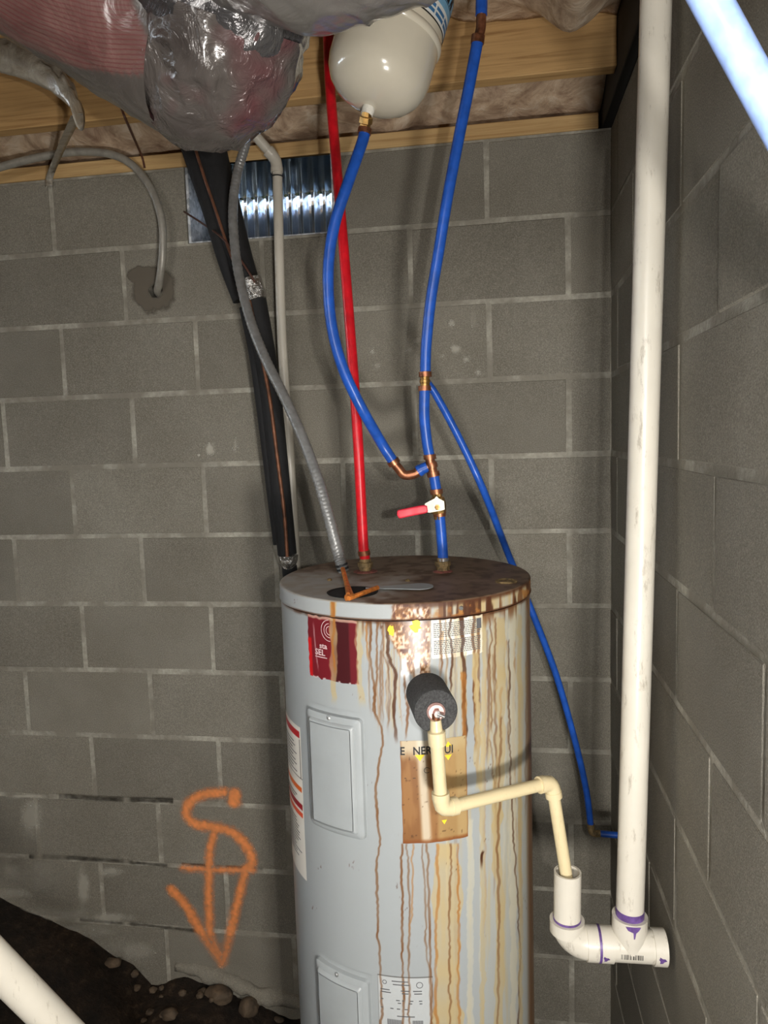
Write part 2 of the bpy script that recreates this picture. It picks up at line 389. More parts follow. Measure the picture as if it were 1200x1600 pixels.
# ------------------------------------------------------------------ ground
def ground_z(x, y):
    base = -.02 + .05*(fbm(x*5, y*5, 1.3)-.5) + .03*(fbm(x*17, y*17, 4.0, 3)-.5)
    edge = np.interp(x, [-3.6, -2.4, -1.88, -1.75, -1.62, -1.50, -1.44, -1.38, -1.28, -1.16, -1.08, -.98, -.5, 0], [.55, .42, .27, .225, .17, .10, .085, .035, .055, .045, .0, -.035, -.06, -.09])
    k = np.exp(-np.maximum(0, -y)/.75); left = sst(-1.3, -1.55, x)
    base = base + .05*(fbm(x*11, y*11, 8.0, 4)-.5)*np.exp(-np.maximum(0, -y)/.35)
    return base*(1-.6*left) + edge*k + .25*left*sst(-.3, -1.2, y)
gx = np.unique(np.concatenate([np.linspace(XL, -2.2, 30), np.linspace(-2.2, 0.004, 230)])); gy = np.unique(np.concatenate([np.linspace(YF, -1.2, 40), np.linspace(-1.2, 0.006, 130)]))
GX, GY = np.meshgrid(gx, gy, indexing='ij')
struct(obj('floor', grid(np.stack([GX, GY, ground_z(GX, GY)], 2)), M['soil'], smooth=True, origin=(0, 0, 0)), 'dark damp soil floor banked against the block wall', 'ground')

lp = spline([(-1.30, .0, .075), (-1.20, -.004, .06), (-1.12, -.010, .045), (-1.04, -.012, .015), (-.94, -.008, .0), (-.84, .0, -.03)], 10)
led = sweep(lp+[0, .010, 0], .017+.010*fbm(lp[:, 0]*25, 3., 1.), 14); led = (led[0] + .022*(fbm(led[0][:, 0]*30, led[0][:, 1]*30+3, led[0][:, 2]*30+4)-.5)[:, None]*np.array([0, 1, 1]), led[1])
obj('mortar_ledge', led, M['block'], wall_back, True)
# ------------------------------------------------------------------ ceiling: subfloor, joists, sill, batts
ZS = ZT + .038
struct(obj('ceiling', box((XL-.2, YF-.2, ZS+.20), (.2, .2, ZS+.24)), M['sub'], smooth=False), 'plywood subfloor above the joists', 'ceiling')
struct(obj('sill_plate', box((XL, -.004, ZT+.0005), (-.03, .135, ZS), .002), M['pine_sill'], smooth=False), 'pale pine sill plate lying on the block wall', 'beam')
struct(obj('rim_board', box((XL, .137, ZT+.001), (.2, .175, ZS+.20)), M['sub'], smooth=False), 'rim board behind the insulation', 'beam')
struct(obj('black_sill_board', box((-.022, YF, ZT+.0005), (.2, .134, ZS+.20), .002), M['black_board'], smooth=False), 'black board lying along the top of the side wall', 'beam')
for i, y in enumerate((-.235, -.64, -1.05, -1.45, -1.86, -2.27, -2.67, -3.08, -3.48, -3.89)):
    o = struct(obj('floor_joist', box((XL, y, ZS), (-.0225, y+.038, ZS+.20), .002), M['pine'], smooth=False), None, 'beam')
    o['label'] = ('pine floor joist running just inside the sill plate', 'pine floor joist above the cream expansion tank')[i] if i < 2 else 'pine floor joist over the middle of the basement'
    if i >= 2: o['group'] = 'floor joists over the middle of the basement'
def batt(name, x0, x1, y0, y1, zf, label, mat='batt'):
    u, v = np.meshgrid(np.linspace(x0, x1, int((x1-x0)/.012)), np.linspace(y0, y1, int((y1-y0)/.012)), indexing='ij')
    P = np.stack([u, v, zf(u, v)], 2); d = np.zeros_like(P); d[..., 2] = ZS+.19-P[..., 2]
    return tag(obj(name, slab(P, d), M[mat], smooth=True), label, 'insulation', 'insulation batts between the joists')
batt('insulation_batt', -2.6, -.024, -.196, .134, lambda x, y: ZS + .012 + .05*sst(.02, -.15, y) + .05*(fbm(x*9, y*9, 2.2)-.4)*sst(.1, -.02, y), 'tan insulation batt bulging between sill plate and first joist')
def zb2(x, y):
    sag = .085*np.exp(-((x+.13)/.07)**2)
    return ZS + .105 + .05*(fbm(x*7, y*7, 6.1)-.5) - sag*sst(-.237, -.34, y) + .05*sst(-.30, -.42, x) + .03*sst(-1.0, -1.15, x)
batt('insulation_batt', -2.6, -.024, -.60, -.237, zb2, 'sagging tan insulation batt in the bay above the expansion tank')

# ------------------------------------------------------------------ vent opening with galvanised liner and corrugated well
vent = thing('foundation_vent', 'galvanised vent opening with corrugated steel in the top block course', 'vent', ((VX0+VX1)/2, .02, 11*H))
zv0, zv1 = 11*H+.001, ZT-.001
obj('side_liner', box((VX0-.004, .002, zv0), (VX0+.003, .26, zv1)), M['galv'], vent, False)
obj('side_liner', box((VX1-.003, .002, zv0), (VX1+.004, .26, zv1)), M['galv'], vent, False)
obj('top_liner', box((VX0+.003, -.002, zv1-.003), (VX1-.003, .27, zv1)), M['shiny'], vent, False)
obj('bottom_liner', box((VX0+.003, .003, zv0), (VX1-.003, .27, zv0+.003)), M['galv'], vent, False)
zt_ = atY(450, 304, .32)[2]; xs = np.linspace(VX0-.02, VX1+.10, 420); wave = .021*np.clip(1.6*np.sin((xs-VX0)/.036*2*math.pi), -1, 1)
P = np.stack([np.stack([xs, .32+wave, 0*xs+z], 1) for z in np.linspace(11*H-.12, zt_, 6)], 0)
obj('corrugated_sheet', slab(P, np.array([0, .002, 0])), M['corr'], vent, True)
obj('sheet_lip', sweep(spline([(VX0-.02, .300, zt_), ((VX0+VX1)/2, .296, zt_+.003), (VX1+.08, .300, zt_+.010)]), .005, 8), M['steel'], vent)
xs = np.linspace(VX0-.04, VX1+.12, 300); P = np.stack([np.stack([xs, .37+.010*np.sin(xs/.036*2*math.pi), 0*xs+z], 1) for z in np.linspace(11*H-.12, zt_+.22, 8)], 0)
obj('well_back', slab(P, np.array([0, .002, 0])), M['well'], vent, True)
for sx in (VX0-.05, VX1+.13): obj('well_side', box((sx-.002, .201, 11*H-.12), (sx+.002, .375, zt_+.22)), M['well'], vent, False)
struct(obj('outside_soil', box((-2.2, .201, 11*H-.30), (.2, 1.0, 11*H-.1)), M['soil'], smooth=False), 'soil outside below the vent well', 'ground')

# ------------------------------------------------------------------ the water heater
TX, TY, TR, TZ = -.4876, -.5023, .254, 1.400
LIDH = .030; TB = float(ground_z(np.array([TX]), np.array([TY]))[0]) - .02
def tpix(px, py, R=TR):
    """pixel -> (angle, height) on the tank's side"""
    d = ray(px, py); o = CC - np.array([TX, TY, 0]); A = d[0]**2+d[1]**2; Bq = o[0]*d[0]+o[1]*d[1]; Cq = o[0]**2+o[1]**2-R*R
    disc = Bq*Bq-A*Cq
    t = (-Bq-math.sqrt(max(disc, 0)))/A; p = o+d*t; return math.atan2(p[0], -p[1]), p[2]
def tp(th, z, R=TR): return np.stack([TX+R*np.sin(th), TY-R*np.cos(th), z+0*th], -1)
THC = tpix(631, 1000)[0]

# --- stains: laid out once, used on the shell, the lid and the labels alike
RU_D, RU, RU_O, TAN, PALE, WHT = [np.array(c)/255. for c in ((70, 38, 20), (110, 70, 38), (158, 102, 46), (180, 160, 116), (192, 186, 164), (232, 234, 234))]
def seam_y(x):
    th = np.linspace(THC-1.5, THC+1.5, 200); a, b = proj(tp(th, TZ-LIDH)); k = np.argsort(a); return np.interp(x, a[k], b[k])
def over(col, m, c): return col*(1-m[:, None]) + c*m[:, None]
def streak(col, px, py, pts, wd, c, al, wig=1.5, seed=0, fade=20):
    ys = np.array([p[1] for p in pts], float); xs_ = np.array([p[0] for p in pts], float)
    x = np.interp(py, ys, xs_) + wig*(vnoise(py/17., seed*3.7+.5)*2-1)*1.2 + .6*wig*(vnoise(py/5., seed*1.9+.5)*2-1)
    ww = wd*(.7+.6*vnoise(py/23., seed*5.1))/2
    m = sst(ww+.9, ww-.7, abs(px-x))*sst(ys[0]-2, ys[0]+2, py)*sst(ys[-1], ys[-1]-fade, py)*al*(.75+.5*vnoise(py/31., seed*2.3))
    return over(col, np.clip(m, 0, 1), c)
MAIN = [  # (points, width, colour, strength)
 ([(520, 935), (521, 1000), (522, 1104)], 10, TAN, .75), ([(521, 930), (520, 975), (522, 1060)], 4, RU_O, .9),
 ([(560, 966), (562, 1060), (566, 1108)], 9, TAN, .55), ([(573, 968), (572, 1000), (578, 1040)], 3, RU_O, .7),
 ([(580, 968), (578, 1030), (586, 1085), (584, 1110), (596, 1140), (598, 1165), (590, 1200), (586, 1245), (594, 1320), (588, 1350), (590, 1450), (595, 1530), (596, 1720)], 4, RU, .75),
 ([(589, 968), (590, 1010), (586, 1080), (585, 1130)], 3.2, RU, .7), ([(597, 968), (598, 1020), (608, 1040), (609, 1090), (606, 1140)], 3.2, RU, .55),
 ([(606, 970), (605, 1020), (618, 1050), (615, 1110), (618, 1165)], 5, RU_D, .85), ([(628, 1045), (635, 1075), (636, 1110), (634, 1160)], 4.5, RU, .85),
 ([(688, 962), (690, 1060)], 3, RU, .7), ([(697, 962), (698, 1100)], 2.4, RU, .45), ([(706, 962), (702, 990), (706, 1000), (705, 1090)], 3.2, RU_D, .75),
 ([(723, 955), (722, 1010), (726, 1060), (725, 1110), (727, 1165)], 6, RU_D, .9), ([(724, 1050), (727, 1170)], 8, RU_O, .7), ([(739, 955), (741, 1020), (744, 1180)], 5, RU, .85), ([(743, 1020), (748, 1240)], 9, TAN, .8),
 ([(757, 965), (757, 1090), (752, 1240), (755, 1350), (754, 1720)], 7, TAN, .6), ([(764, 965), (768, 1000), (764, 1010), (770, 1150)], 2.6, RU, .7), ([(774, 965), (775, 1300)], 3.5, RU, .6),
 ([(782, 965), (783, 1160), (775, 1330), (782, 1400), (778, 1720)], 13, TAN, .75), ([(783, 1120), (777, 1340), (780, 1430), (776, 1720)], 4, RU, .6),
 ([(800, 962), (801, 1200), (803, 1720)], 9, PALE, .8), ([(796, 1000), (797, 1210), (805, 1330), (812, 1490), (809, 1720)], 2.6, RU_D, .6), ([(812, 960), (814, 1720)], 6, TAN, .6),
 ([(753, 1330), (754, 1362)], 4, RU_D, .95), ([(764, 1155), (770, 1180), (772, 1240)], 2.4, RU, .5),
 ([(628, 1318), (629, 1440), (631, 1720)], 4, RU, .75), ([(636, 1318), (640, 1420), (638, 1480), (641, 1720)], 3.2, RU, .6), ([(645, 1318), (643, 1430), (640, 1470)], 3, RU_O, .6),
 ([(699, 1318), (700, 1720)], 40, TAN, .78), ([(660, 1318), (666, 1420), (664, 1470), (672, 1520), (674, 1720)], 3, RU, .55), ([(668, 1318), (670, 1430), (674, 1500), (673, 1720)], 4, RU, .75),
 ([(683, 1318), (684, 1400), (681, 1490), (684, 1720)], 5, RU_O, .7), ([(704, 1318), (704, 1370), (702, 1450), (704, 1720)], 3.6, RU, .7), ([(716, 1318), (718, 1720)], 4, RU_O, .7), ([(735, 1280), (735, 1720)], 10, PALE, .5),
]
def stains_and_glint(col, px, py, label=False):
    # broad faint weeping on the right of the tank
    m = sst(735, 775, px)*(.25+.35*fbm(px/5., py/190., 2.))*(.6+.4*sst(1700, 1000, py)); col = over(col, np.clip(m, 0, .6), PALE)
    m = sst(655, 700, px)*sst(.52, .70, fbm(px/7., py/160., 7.))*.45; col = over(col, m, TAN)
    r = random.Random(5)
    for k in range(64):
        x = r.choice([r.uniform(560, 625), r.uniform(670, 826), r.uniform(745, 828)]); y0 = float(seam_y(x))+r.uniform(-4, 60 if x < 750 else 200); ln = r.choice([60, 120, 200, 420, 640])*r.uniform(.6, 1.2)
        if x < 625: ln = min(ln, 140)
        col = streak(col, px, py, [(x, y0), (x+r.uniform(-3, 3), y0+ln*.5), (x+r.uniform(-4, 5), y0+ln)], r.uniform(1.6, 4.5), r.choice([RU, RU_O, TAN, TAN, PALE]), r.uniform(.2, .55), 1.2, k, 40)
    for k, (pts, wd, c, al) in enumerate(MAIN): col = streak(col, px, py, pts, wd*(.85 if wd < 6 else 1), c, al*.95, 1.6, 100+k)
    # pitted rust sheet under the middle of the lid
    xl = np.interp(py, [940, 975, 1000, 1030, 1060, 1085], [616, 609, 610, 628, 645, 652]); xr = np.interp(py, [940, 1040, 1060, 1085], [672, 671, 672, 668])
    inside = sst(-3, 4, px-xl+5*(fbm(px/6., py/6.)-.5))*sst(-3, 3, xr-px)*sst(1100, 1040, py + 50*(fbm(px/5., py/40.)-.5))
    n = fbm(px/3.2, py/4.2, 3., 3); n2 = fbm(px/7., py/9., 8., 3)
    col = over(col, inside*.92, np.array((176, 124, 76))/255.); col = over(col, inside*sst(.50, .60, n)*.9, RU); col = over(col, inside*sst(.58, .70, n2)*.9, np.array((86, 44, 30))/255.)
    col = over(col, inside*sst(.46, .36, n)*.85, np.array((226, 204, 180))/255.)
    for (x0, y0, y1, wv) in ((631, 1028, 1062, 8), (652, 1020, 1062, 9), (637, 1050, 1100, 7), (657, 946, 968, 5), (649, 950, 966, 6)):
        m = sst(wv/2+1, wv/2-1.5, abs(px-x0-3*(vnoise(py/9., x0)-.5)))*sst(y0-3, y0+4, py)*sst(y1, y1-12, py); col = over(col, m*.9, WHT)  # white drip residue, with the tank's specular highlight painted in among it
    # scattered specks
    sp = sst(.80, .86, vnoise(px/2.2, py/2.2, 5.))*sst(.62, .7, fbm(px/20., py/20., 4.)); col = over(col, np.clip(sp*sst(.66, .74, fbm(px/33., py/33., 9.)), 0, 1)*.6, RU_D)
    # brown right edge
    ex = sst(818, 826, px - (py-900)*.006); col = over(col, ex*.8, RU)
    return col
SEAMD = None
ths = np.concatenate([np.linspace(THC-1.46, THC+1.46, 620), np.linspace(THC+1.46, THC-1.46+2*math.pi, 60)[1:]])
zs = np.concatenate([np.linspace(TB, .40, 6)[:-1], np.linspace(.40, TZ-LIDH-.002, 330)])
TT, ZZ = np.meshgrid(np.append(ths, ths[0]+2*math.pi), zs, indexing='ij')
P = tp(TT, ZZ); v, f = grid(P)
px, py = proj(v); front = np.cos(TT.ravel()-THC) > .05
base = np.tile(np.array((156, 161, 162))/255., (len(v), 1))
sm = py - seam_y(px)
colr = stains_and_glint(base, px, py)
drip = sst(.45, .62, vnoise(px/4.5, 3.3))*sst(26, 2, sm+14*(vnoise(px/3., 9.)-.5))*sst(470, 600, px)
colr = over(colr, np.clip(drip, 0, 1)*.8, RU); colr = over(colr, sst(7, 1.5, sm+3*(vnoise(px/6., 2.)-.5))*.85, RU_D)
colr = np.where(front[:, None], colr, base)
heater = thing('water_heater', 'tall grey cylindrical water heater streaked with rust, standing on the soil', 'water heater', (TX, TY, TB))
obj('tank_shell', (v, f), M['paint'], heater, True, {'paint': lin(colr*255)})
# --- lid: rolled rim and rusted top
LR = TR+.0018
rows = [(LR, TZ-LIDH), (LR+.0012, TZ-LIDH+.002), (LR, TZ-LIDH+.004)] + [(LR, z) for z in np.linspace(TZ-LIDH+.006, TZ-.003, 10)] + [(LR-.001, TZ-.001), (LR-.003, TZ)] + [(r, TZ) for r in np.linspace(LR-.006, .0005, 90)]
tl = np.append(np.concatenate([np.linspace(THC-1.5, THC+1.5, 460), np.linspace(THC+1.5, THC-1.5+2*math.pi, 90)[1:]]), 0); tl[-1] = tl[0]+2*math.pi
P = np.stack([tp(tl, z, r) for r, z in rows], 0); v, f = grid(P); px, py = proj(v)
istop = (v[:, 2] > TZ-.0025)
n = fbm(v[:, 0]*14, v[:, 1]*14, 2.); n2 = fbm(v[:, 0]*50, v[:, 1]*50, 6.)
grey = np.tile(np.array((168, 166, 160))/255., (len(v), 1))
top = over(grey, .8*sst(.40, .62, n2)*.5, np.array((150, 134, 112))/255.)
brown = np.clip(sst(560, 680, px + 170*(n-.5)) , 0, 1); brown = np.maximum(brown, sst(905, 888, py+30*(n-.5))*.8); brown = np.maximum(brown, sst(932, 940, py+10*(n2-.5))*sst(560, 600, px))
top = over(top, brown*.93, np.array((104, 80, 60))/255.); top = over(top, brown*sst(.48, .66, n2)*.75, np.array((70, 46, 32))/255.); top = over(top, brown*sst(.55, .75, n)*.5, np.array((134, 112, 92))/255.)
rimc = stains_and_glint(np.tile(np.array((160, 164, 164))/255., (len(v), 1)), px, py); dseam = seam_y(px) - py
on = sst(664, 690, px); rimc = over(rimc, on*np.clip(.25+.9*sst(.35, .7, fbm(px/4., py/60., 4.)), 0, 1)*.9, TAN)
rimc = over(rimc, on*sst(.5, .66, vnoise(px/3.6, py/80., 7.))*.85, RU); rimc = over(rimc, on*sst(.62, .74, vnoise(px/5., py/60., 1.))*.9, RU_D)
rimc = over(rimc, on*sst(.55, .7, fbm(px/9., py/9., 3.))*.8, RU_O); rimc = over(rimc, sst(14, 22, dseam)*sst(600, 660, px)*.8, RU_D)
rimc = over(rimc, sst(2.5, .5, dseam)*sst(440, 470, px)*.8, RU_D); rimc = over(rimc, sst(5, 2, abs(px-520))*.8, RU_O)
colr = np.where(istop[:, None], top, rimc)
lid = obj('lid', (v, f), M['paintrough'], heater, True, {'paint': lin(colr*255)})
lid['label'] = 'rust-brown lid of the water heater'
lsc = tpix(720, 950, LR); c_ = tp(np.array([lsc[0]]), np.array([lsc[1]]), LR)[0]; nrm = np.array([math.sin(lsc[0]), -math.cos(lsc[0]), 0])
obj('screw', lathe([(.0042, -.001), (.0042, .0015), (.003, .003), (0, .003)], c_, nrm, 12), M['steel'], lid)

# --- wrapping flat shapes round the tank
def wrap(th0, z0, x, y, R): return tp(th0 + np.asarray(x)/TR, z0+np.asarray(y), R)
def tmid(*pts): 
    q = [tpix(*p) for p in pts]; return q
def patch(name, px0, px1, ytop, ybot, parent, cols, mat='labelpaint', R=TR+.0008, nx=70, nz=90, ragged=0, stain=True, th=None):
    """sticker between two left/right pixel columns (at ytop) and two heights"""
    t0, za = tpix(px0, ytop); t1, zb = tpix(px1, ytop+ (0 if th is None else th)); z1 = (za+zb)/2; z0 = tpix((px0+px1)/2, ybot)[1]
    U, W = np.meshgrid(np.linspace(0, 1, nx), np.linspace(0, 1, nz), indexing='ij')
    uu = t0+(t1-t0)*U; zz = z0+(z1-z0)*W
    if ragged:
        uu = uu + ragged/TR*(vnoise(W*14, U*0+t0*10)-.5)*(np.abs(U-.5)*2)**6; zz = zz + ragged*(vnoise(U*14, W*0+t1*10)-.5)*(np.abs(W-.5)*2)**6
    P = tp(uu, zz, R); v, f = grid(P); pxx, pyy = proj(v)
    c = cols(U.ravel(), W.ravel(), pxx, pyy)
    if stain: c = stains_and_glint(c, pxx, pyy)
    o = obj(name, (v, f), M[mat], parent, True, {'paint': lin(c*255)}); return o, (t0, t1, z0, z1)
_tc = {}
def text_geo(s, size):
    if (s, size) not in _tc:
        cu = bpy.data.curves.new('lettering', 'FONT'); cu.body = s; cu.size = size; cu.resolution_u = 2; cu.align_x = 'LEFT'; cu.offset = size*.022
        o = bpy.data.objects.new('lettering_source', cu); COL.objects.link(o); dg = bpy.context.evaluated_depsgraph_get(); me = bpy.data.meshes.new_from_object(o.evaluated_get(dg))
        v = np.array([q.co[:] for q in me.vertices]); fs = [tuple(p.vertices) for p in me.polygons]
        bpy.data.objects.remove(o); bpy.data.curves.remove(cu); bpy.data.meshes.remove(me); _tc[(s, size)] = (v, fs)
    return _tc[(s, size)]
def ltext(name, s, size, th0, z0, mat, parent, R=TR+.0015, sx=1.0, slope=0.0):
    v, fs = text_geo(s, size); x = v[:, 0]*sx; return obj(name, (wrap(th0, z0, x, v[:, 1]+slope*x, R), fs), mat, parent, False)
def bars(rects, th0, z0, R):
    gs = []
    for x0, y0, x1, y1 in rects:
        k = max(2, int((x1-x0)/.006)+1); xs_ = np.linspace(x0, x1, k); gs.append(grid(np.stack([wrap(th0, z0, xs_, 0*xs_+y0, R), wrap(th0, z0, xs_, 0*xs_+y1, R)], 1)))
    return merge(*gs)
C_ = lambda *c: np.array(c)/255.
# red brand label
def redc(U, W, a, b):
    c = np.tile(C_(108, 27, 35), (len(U), 1)); c = over(c, sst(.52, .56, U), C_(64, 20, 24)); c = over(c, sst(.84, .88, U)*.8, C_(110, 30, 38)); c = over(c, sst(.10, .06, U)*sst(.66, .6, W), C_(190, 26, 30))
    c = over(c, sst(.03, .01, W)*sst(.6, .75, vnoise(U*20, 1.))*.8, C_(220, 214, 208)); c = over(c, sst(.95, .97, W)*.8, C_(190, 160, 140))
    xx = np.interp(W, [0, .3, .6, .9], [.24, .19, .16, .14]); c = over(c, sst(.02, .008, abs(U-xx))*sst(.05, .3, W)*.5*sst(.92, .8, W), C_(214, 186, 186)); return c
rl, (t0, t1, z0, z1) = patch('brand_label', 481, 557, 962, 1064, heater, redc, ragged=.004, th=5); rl['label'] = 'dark red brand label'
def ux(u): return t0+(t1-t0)*u
wl = (t1-t0)*TR; hl = z1-z0
for rr in (.020, .0135, .0085):
    a = np.linspace(math.radians(95), math.radians(272), 30); x = rr*np.cos(a); y = rr*np.sin(a); w2 = .0012
    g = grid(np.stack([wrap(ux(.50), z0+.80*hl, (rr-w2)*np.cos(a), (rr-w2)*np.sin(a), TR+.0014), wrap(ux(.50), z0+.80*hl, rr*np.cos(a), rr*np.sin(a), TR+.0014)], 1)); obj('logo_ring', g, M['lightprint'], rl, False)
ltext('lettering', 'sta', .014, ux(.27), z0+.50*hl, M['lightprint'], rl, sx=1.15)
ltext('lettering', 'SEL', .0155, ux(.165), z0+.385*hl, M['lightprint'], rl, sx=1.1)
obj('underline', bars([(0, 0, .029, .0016)], ux(.165), z0+.345*hl, TR+.0014), M['lightprint'], rl, False)
# instruction label, white with fine print
il, (t0, t1, z0, z1) = patch('instruction_label', 673, 753, 968, 1026, heater, lambda U, W, a, b: np.tile(C_(228, 226, 214), (len(U), 1)), ragged=.002, th=-6)
r = random.Random(2); rc = []; wl = (t1-t0)*TR; hl = z1-z0
for sec in ((.56, .95), (.12, .50)):
    for k in range(8):
        y = hl*(sec[0]+(sec[1]-sec[0])*k/8); x = .004
        while x < wl*.94:
            L = r.uniform(.002, .006); rc.append((x, y, min(x+L, wl*.95), y+.0015)); x += L+.0009
obj('fine_print', bars(rc, t0, z0, TR+.0014), M['greyink'], il, False)['kind'] = 'stuff'
obj('print_block', bars([(wl*.87, hl*.66, wl*.97, hl*.93)], t0, z0, TR+.0016), M['greyink'], il, False)
# yellow remnants beside it
for (x, y, w_, h_) in ((611, 985, 5, 13), (650, 978, 9, 14)):
    t, z = tpix(x, y); r_ = w_*.0010; a = np.linspace(0, 2*math.pi, 14, endpoint=False); rr = 1+.35*np.array([r.uniform(-1, 1) for _ in a]); vv = wrap(t, z, r_*np.cos(a)*rr, h_*.00055*np.sin(a)*rr*1.2, TR+.0011)
    q = obj('sticker_remnant', (vv, [tuple(range(14))]), M['yellow'], heater, False); q['label'] = 'torn yellow scrap of sticker'
# energy label, soaked brown
def enc(U, W, a, b):
    c = np.tile(C_(142, 102, 62), (len(U), 1)); n = fbm(U*9, W*2.2, 3.); c = over(c, sst(.42, .62, n)*.6, C_(118, 78, 44)); c = over(c, sst(.80, .95, W+.1*(n-.5))*.8, C_(196, 186, 160))
    c = over(c, sst(.10, .03, abs(U-.33+.05*(W-.5)))*.75, C_(206, 200, 182)); c = over(c, sst(.5, .56, U)*.6, C_(170, 146, 98)); c = over(c, sst(.80, .86, U)*.45, C_(178, 156, 112))  # the pale vertical streak is the tank's specular highlight, painted into the colour
    c = over(c, sst(.05, .01, W)*.8, C_(120, 66, 30)); c = over(c, sst(.90, .96, vnoise(U*30, W*50, 5.))*.7, C_(70, 44, 28)); c = over(c, sst(.025, .0, np.minimum(U, 1-U))*.6, C_(120, 70, 34)); return c
el, (t0, t1, z0, z1) = patch('energy_label', 625, 728, 1156, 1316, heater, enc, ragged=.002, th=-6, stain=False); el['label'] = 'brown water-stained energy label'
def epix(x, y): return tpix(x, y)
for s, x, y in (('E', 625, 1179), ('NER', 645, 1179), ('G', 673, 1178), ('UI', 694, 1177)):
    t, z = tpix(x, y); ltext('lettering', s, .0205, t, z, M['ink'], el, sx=.86)
def tri(x, y, w_, h_, parent):
    t, z = tpix(x, y); return obj('yellow_arrow', (wrap(t, z, np.array([-w_, w_, 0]), np.array([h_, h_, -h_]), TR+.0013), [(0, 2, 1)]), M['yellow'], parent, False)
tri(656, 1184, .009, .006, el); tri(700, 1183, .007, .005, el); tri(700, 1162, .007, -.005, el)
tri(694, 1284, .005, .004, el)
for (x, y, w_) in ((645, 1216, .005), (632, 1216, .003)): 
    t, z = tpix(x, y); obj('print_mark', bars([(0, 0, w_, .0012)], t, z, TR+.0014), M['ink'], el, False)
t, z = tpix(667, 1203); a = np.linspace(.4, 5.6, 14); obj('print_mark', grid(np.stack([wrap(t, z, .0045*np.cos(a), .0045*np.sin(a), TR+.0014), wrap(t, z, .0055*np.cos(a), .0055*np.sin(a), TR+.0014)], 1)), M['ink'], el, False)
# warning label on the left flank
def wac(U, W, a, b):
    c = np.tile(C_(224, 220, 210), (len(U), 1))
    for y0, y1, q in ((.925, .972, (176, 30, 40)), (.57, .605, (226, 104, 40)), (.455, .492, (150, 26, 40)), (.405, .44, (224, 90, 60))): c = over(c, ((W > y0) & (W < y1) & (U > .05) & (U < .96)).astype(float), C_(*q))
    c = over(c, ((W > .66) & (W < .67) & (U > .1)).astype(float), C_(24, 24, 26)); c = over(c, ((U > .935) & (U < .965) & (W > .66) & (W < .92)).astype(float), C_(24, 24, 26)); return c
wa, (t0, t1, z0, z1) = patch('warning_label', 447.5, 469, 1117, 1338, heater, wac, nx=40, nz=180, stain=False, th=8); wl = (t1-t0)*TR; hl = z1-z0; rc = []
for ya, yb, nl in ((.69, .90, 9), (.51, .55, 2), (.12, .385, 13)):
    for k in range(nl):
        y = hl*(ya+(yb-ya)*k/nl); rc.append((wl*.15, y, wl*r.uniform(.6, .88), y+.0022))
obj('fine_print', bars(rc, t0, z0, TR+.0014), M['greyink'], wa, False)['kind'] = 'stuff'
# rating label low on the front, cut by the frame edge
ra, (t0, t1, z0, z1) = patch('rating_label', 590, 676, 1523, 1628, heater, lambda U, W, a, b: over(np.tile(C_(178, 182, 182), (len(U), 1)), ((np.minimum(U, 1-U) < .012) | (np.minimum(W, 1-W) < .012)).astype(float), C_(110, 110, 108)), th=0)
wl = (t1-t0)*TR; hl = z1-z0; rc = []
for yy, segs in ((.92, ((.26, .56),)), (.87, ((.28, .58),)), (.78, ((.05, .22), (.42, .58), (.64, .80))), (.74, ((.06, .24), (.44, .56), (.66, .80))), (.63, ((.05, .10), (.33, .40), (.44, .48), (.58, .64), (.74, .80))), (.59, ((.36, .42), (.56, .62), (.75, .80))), (.50, ((.05, .09), (.22, .28), (.34, .40), (.48, .54))), (.39, ((.34, .66),)), (.19, ((.18, .26), (.32, .5), (.6, .74), (.8, .94)))):
    for a_, b_ in segs: rc.append((a_*wl, yy*hl, b_*wl, yy*hl+.0018))
for xa, xb in ((.16, .42), (.62, .80)):
    x = xa
    while x < xb: rc.append((x*wl, .25*hl, (x+.012)*wl, .34*hl)); x += .019
obj('fine_print', bars(rc, t0, z0, TR+.0014), M['greyink'], ra, False)['kind'] = 'stuff'
for u_, w_, rr in ((.13, .90, .0042), (.76, .88, .0062)):
    a = np.linspace(0, 2*math.pi, 22); th_ = t0+(t1-t0)*u_; obj('mark_ring', grid(np.stack([wrap(th_, z0+w_*hl, (rr-.0012)*np.cos(a), (rr-.0012)*np.sin(a), TR+.0014), wrap(th_, z0+w_*hl, rr*np.cos(a), rr*np.sin(a), TR+.0014)], 1)), M['greyink'], ra, False)
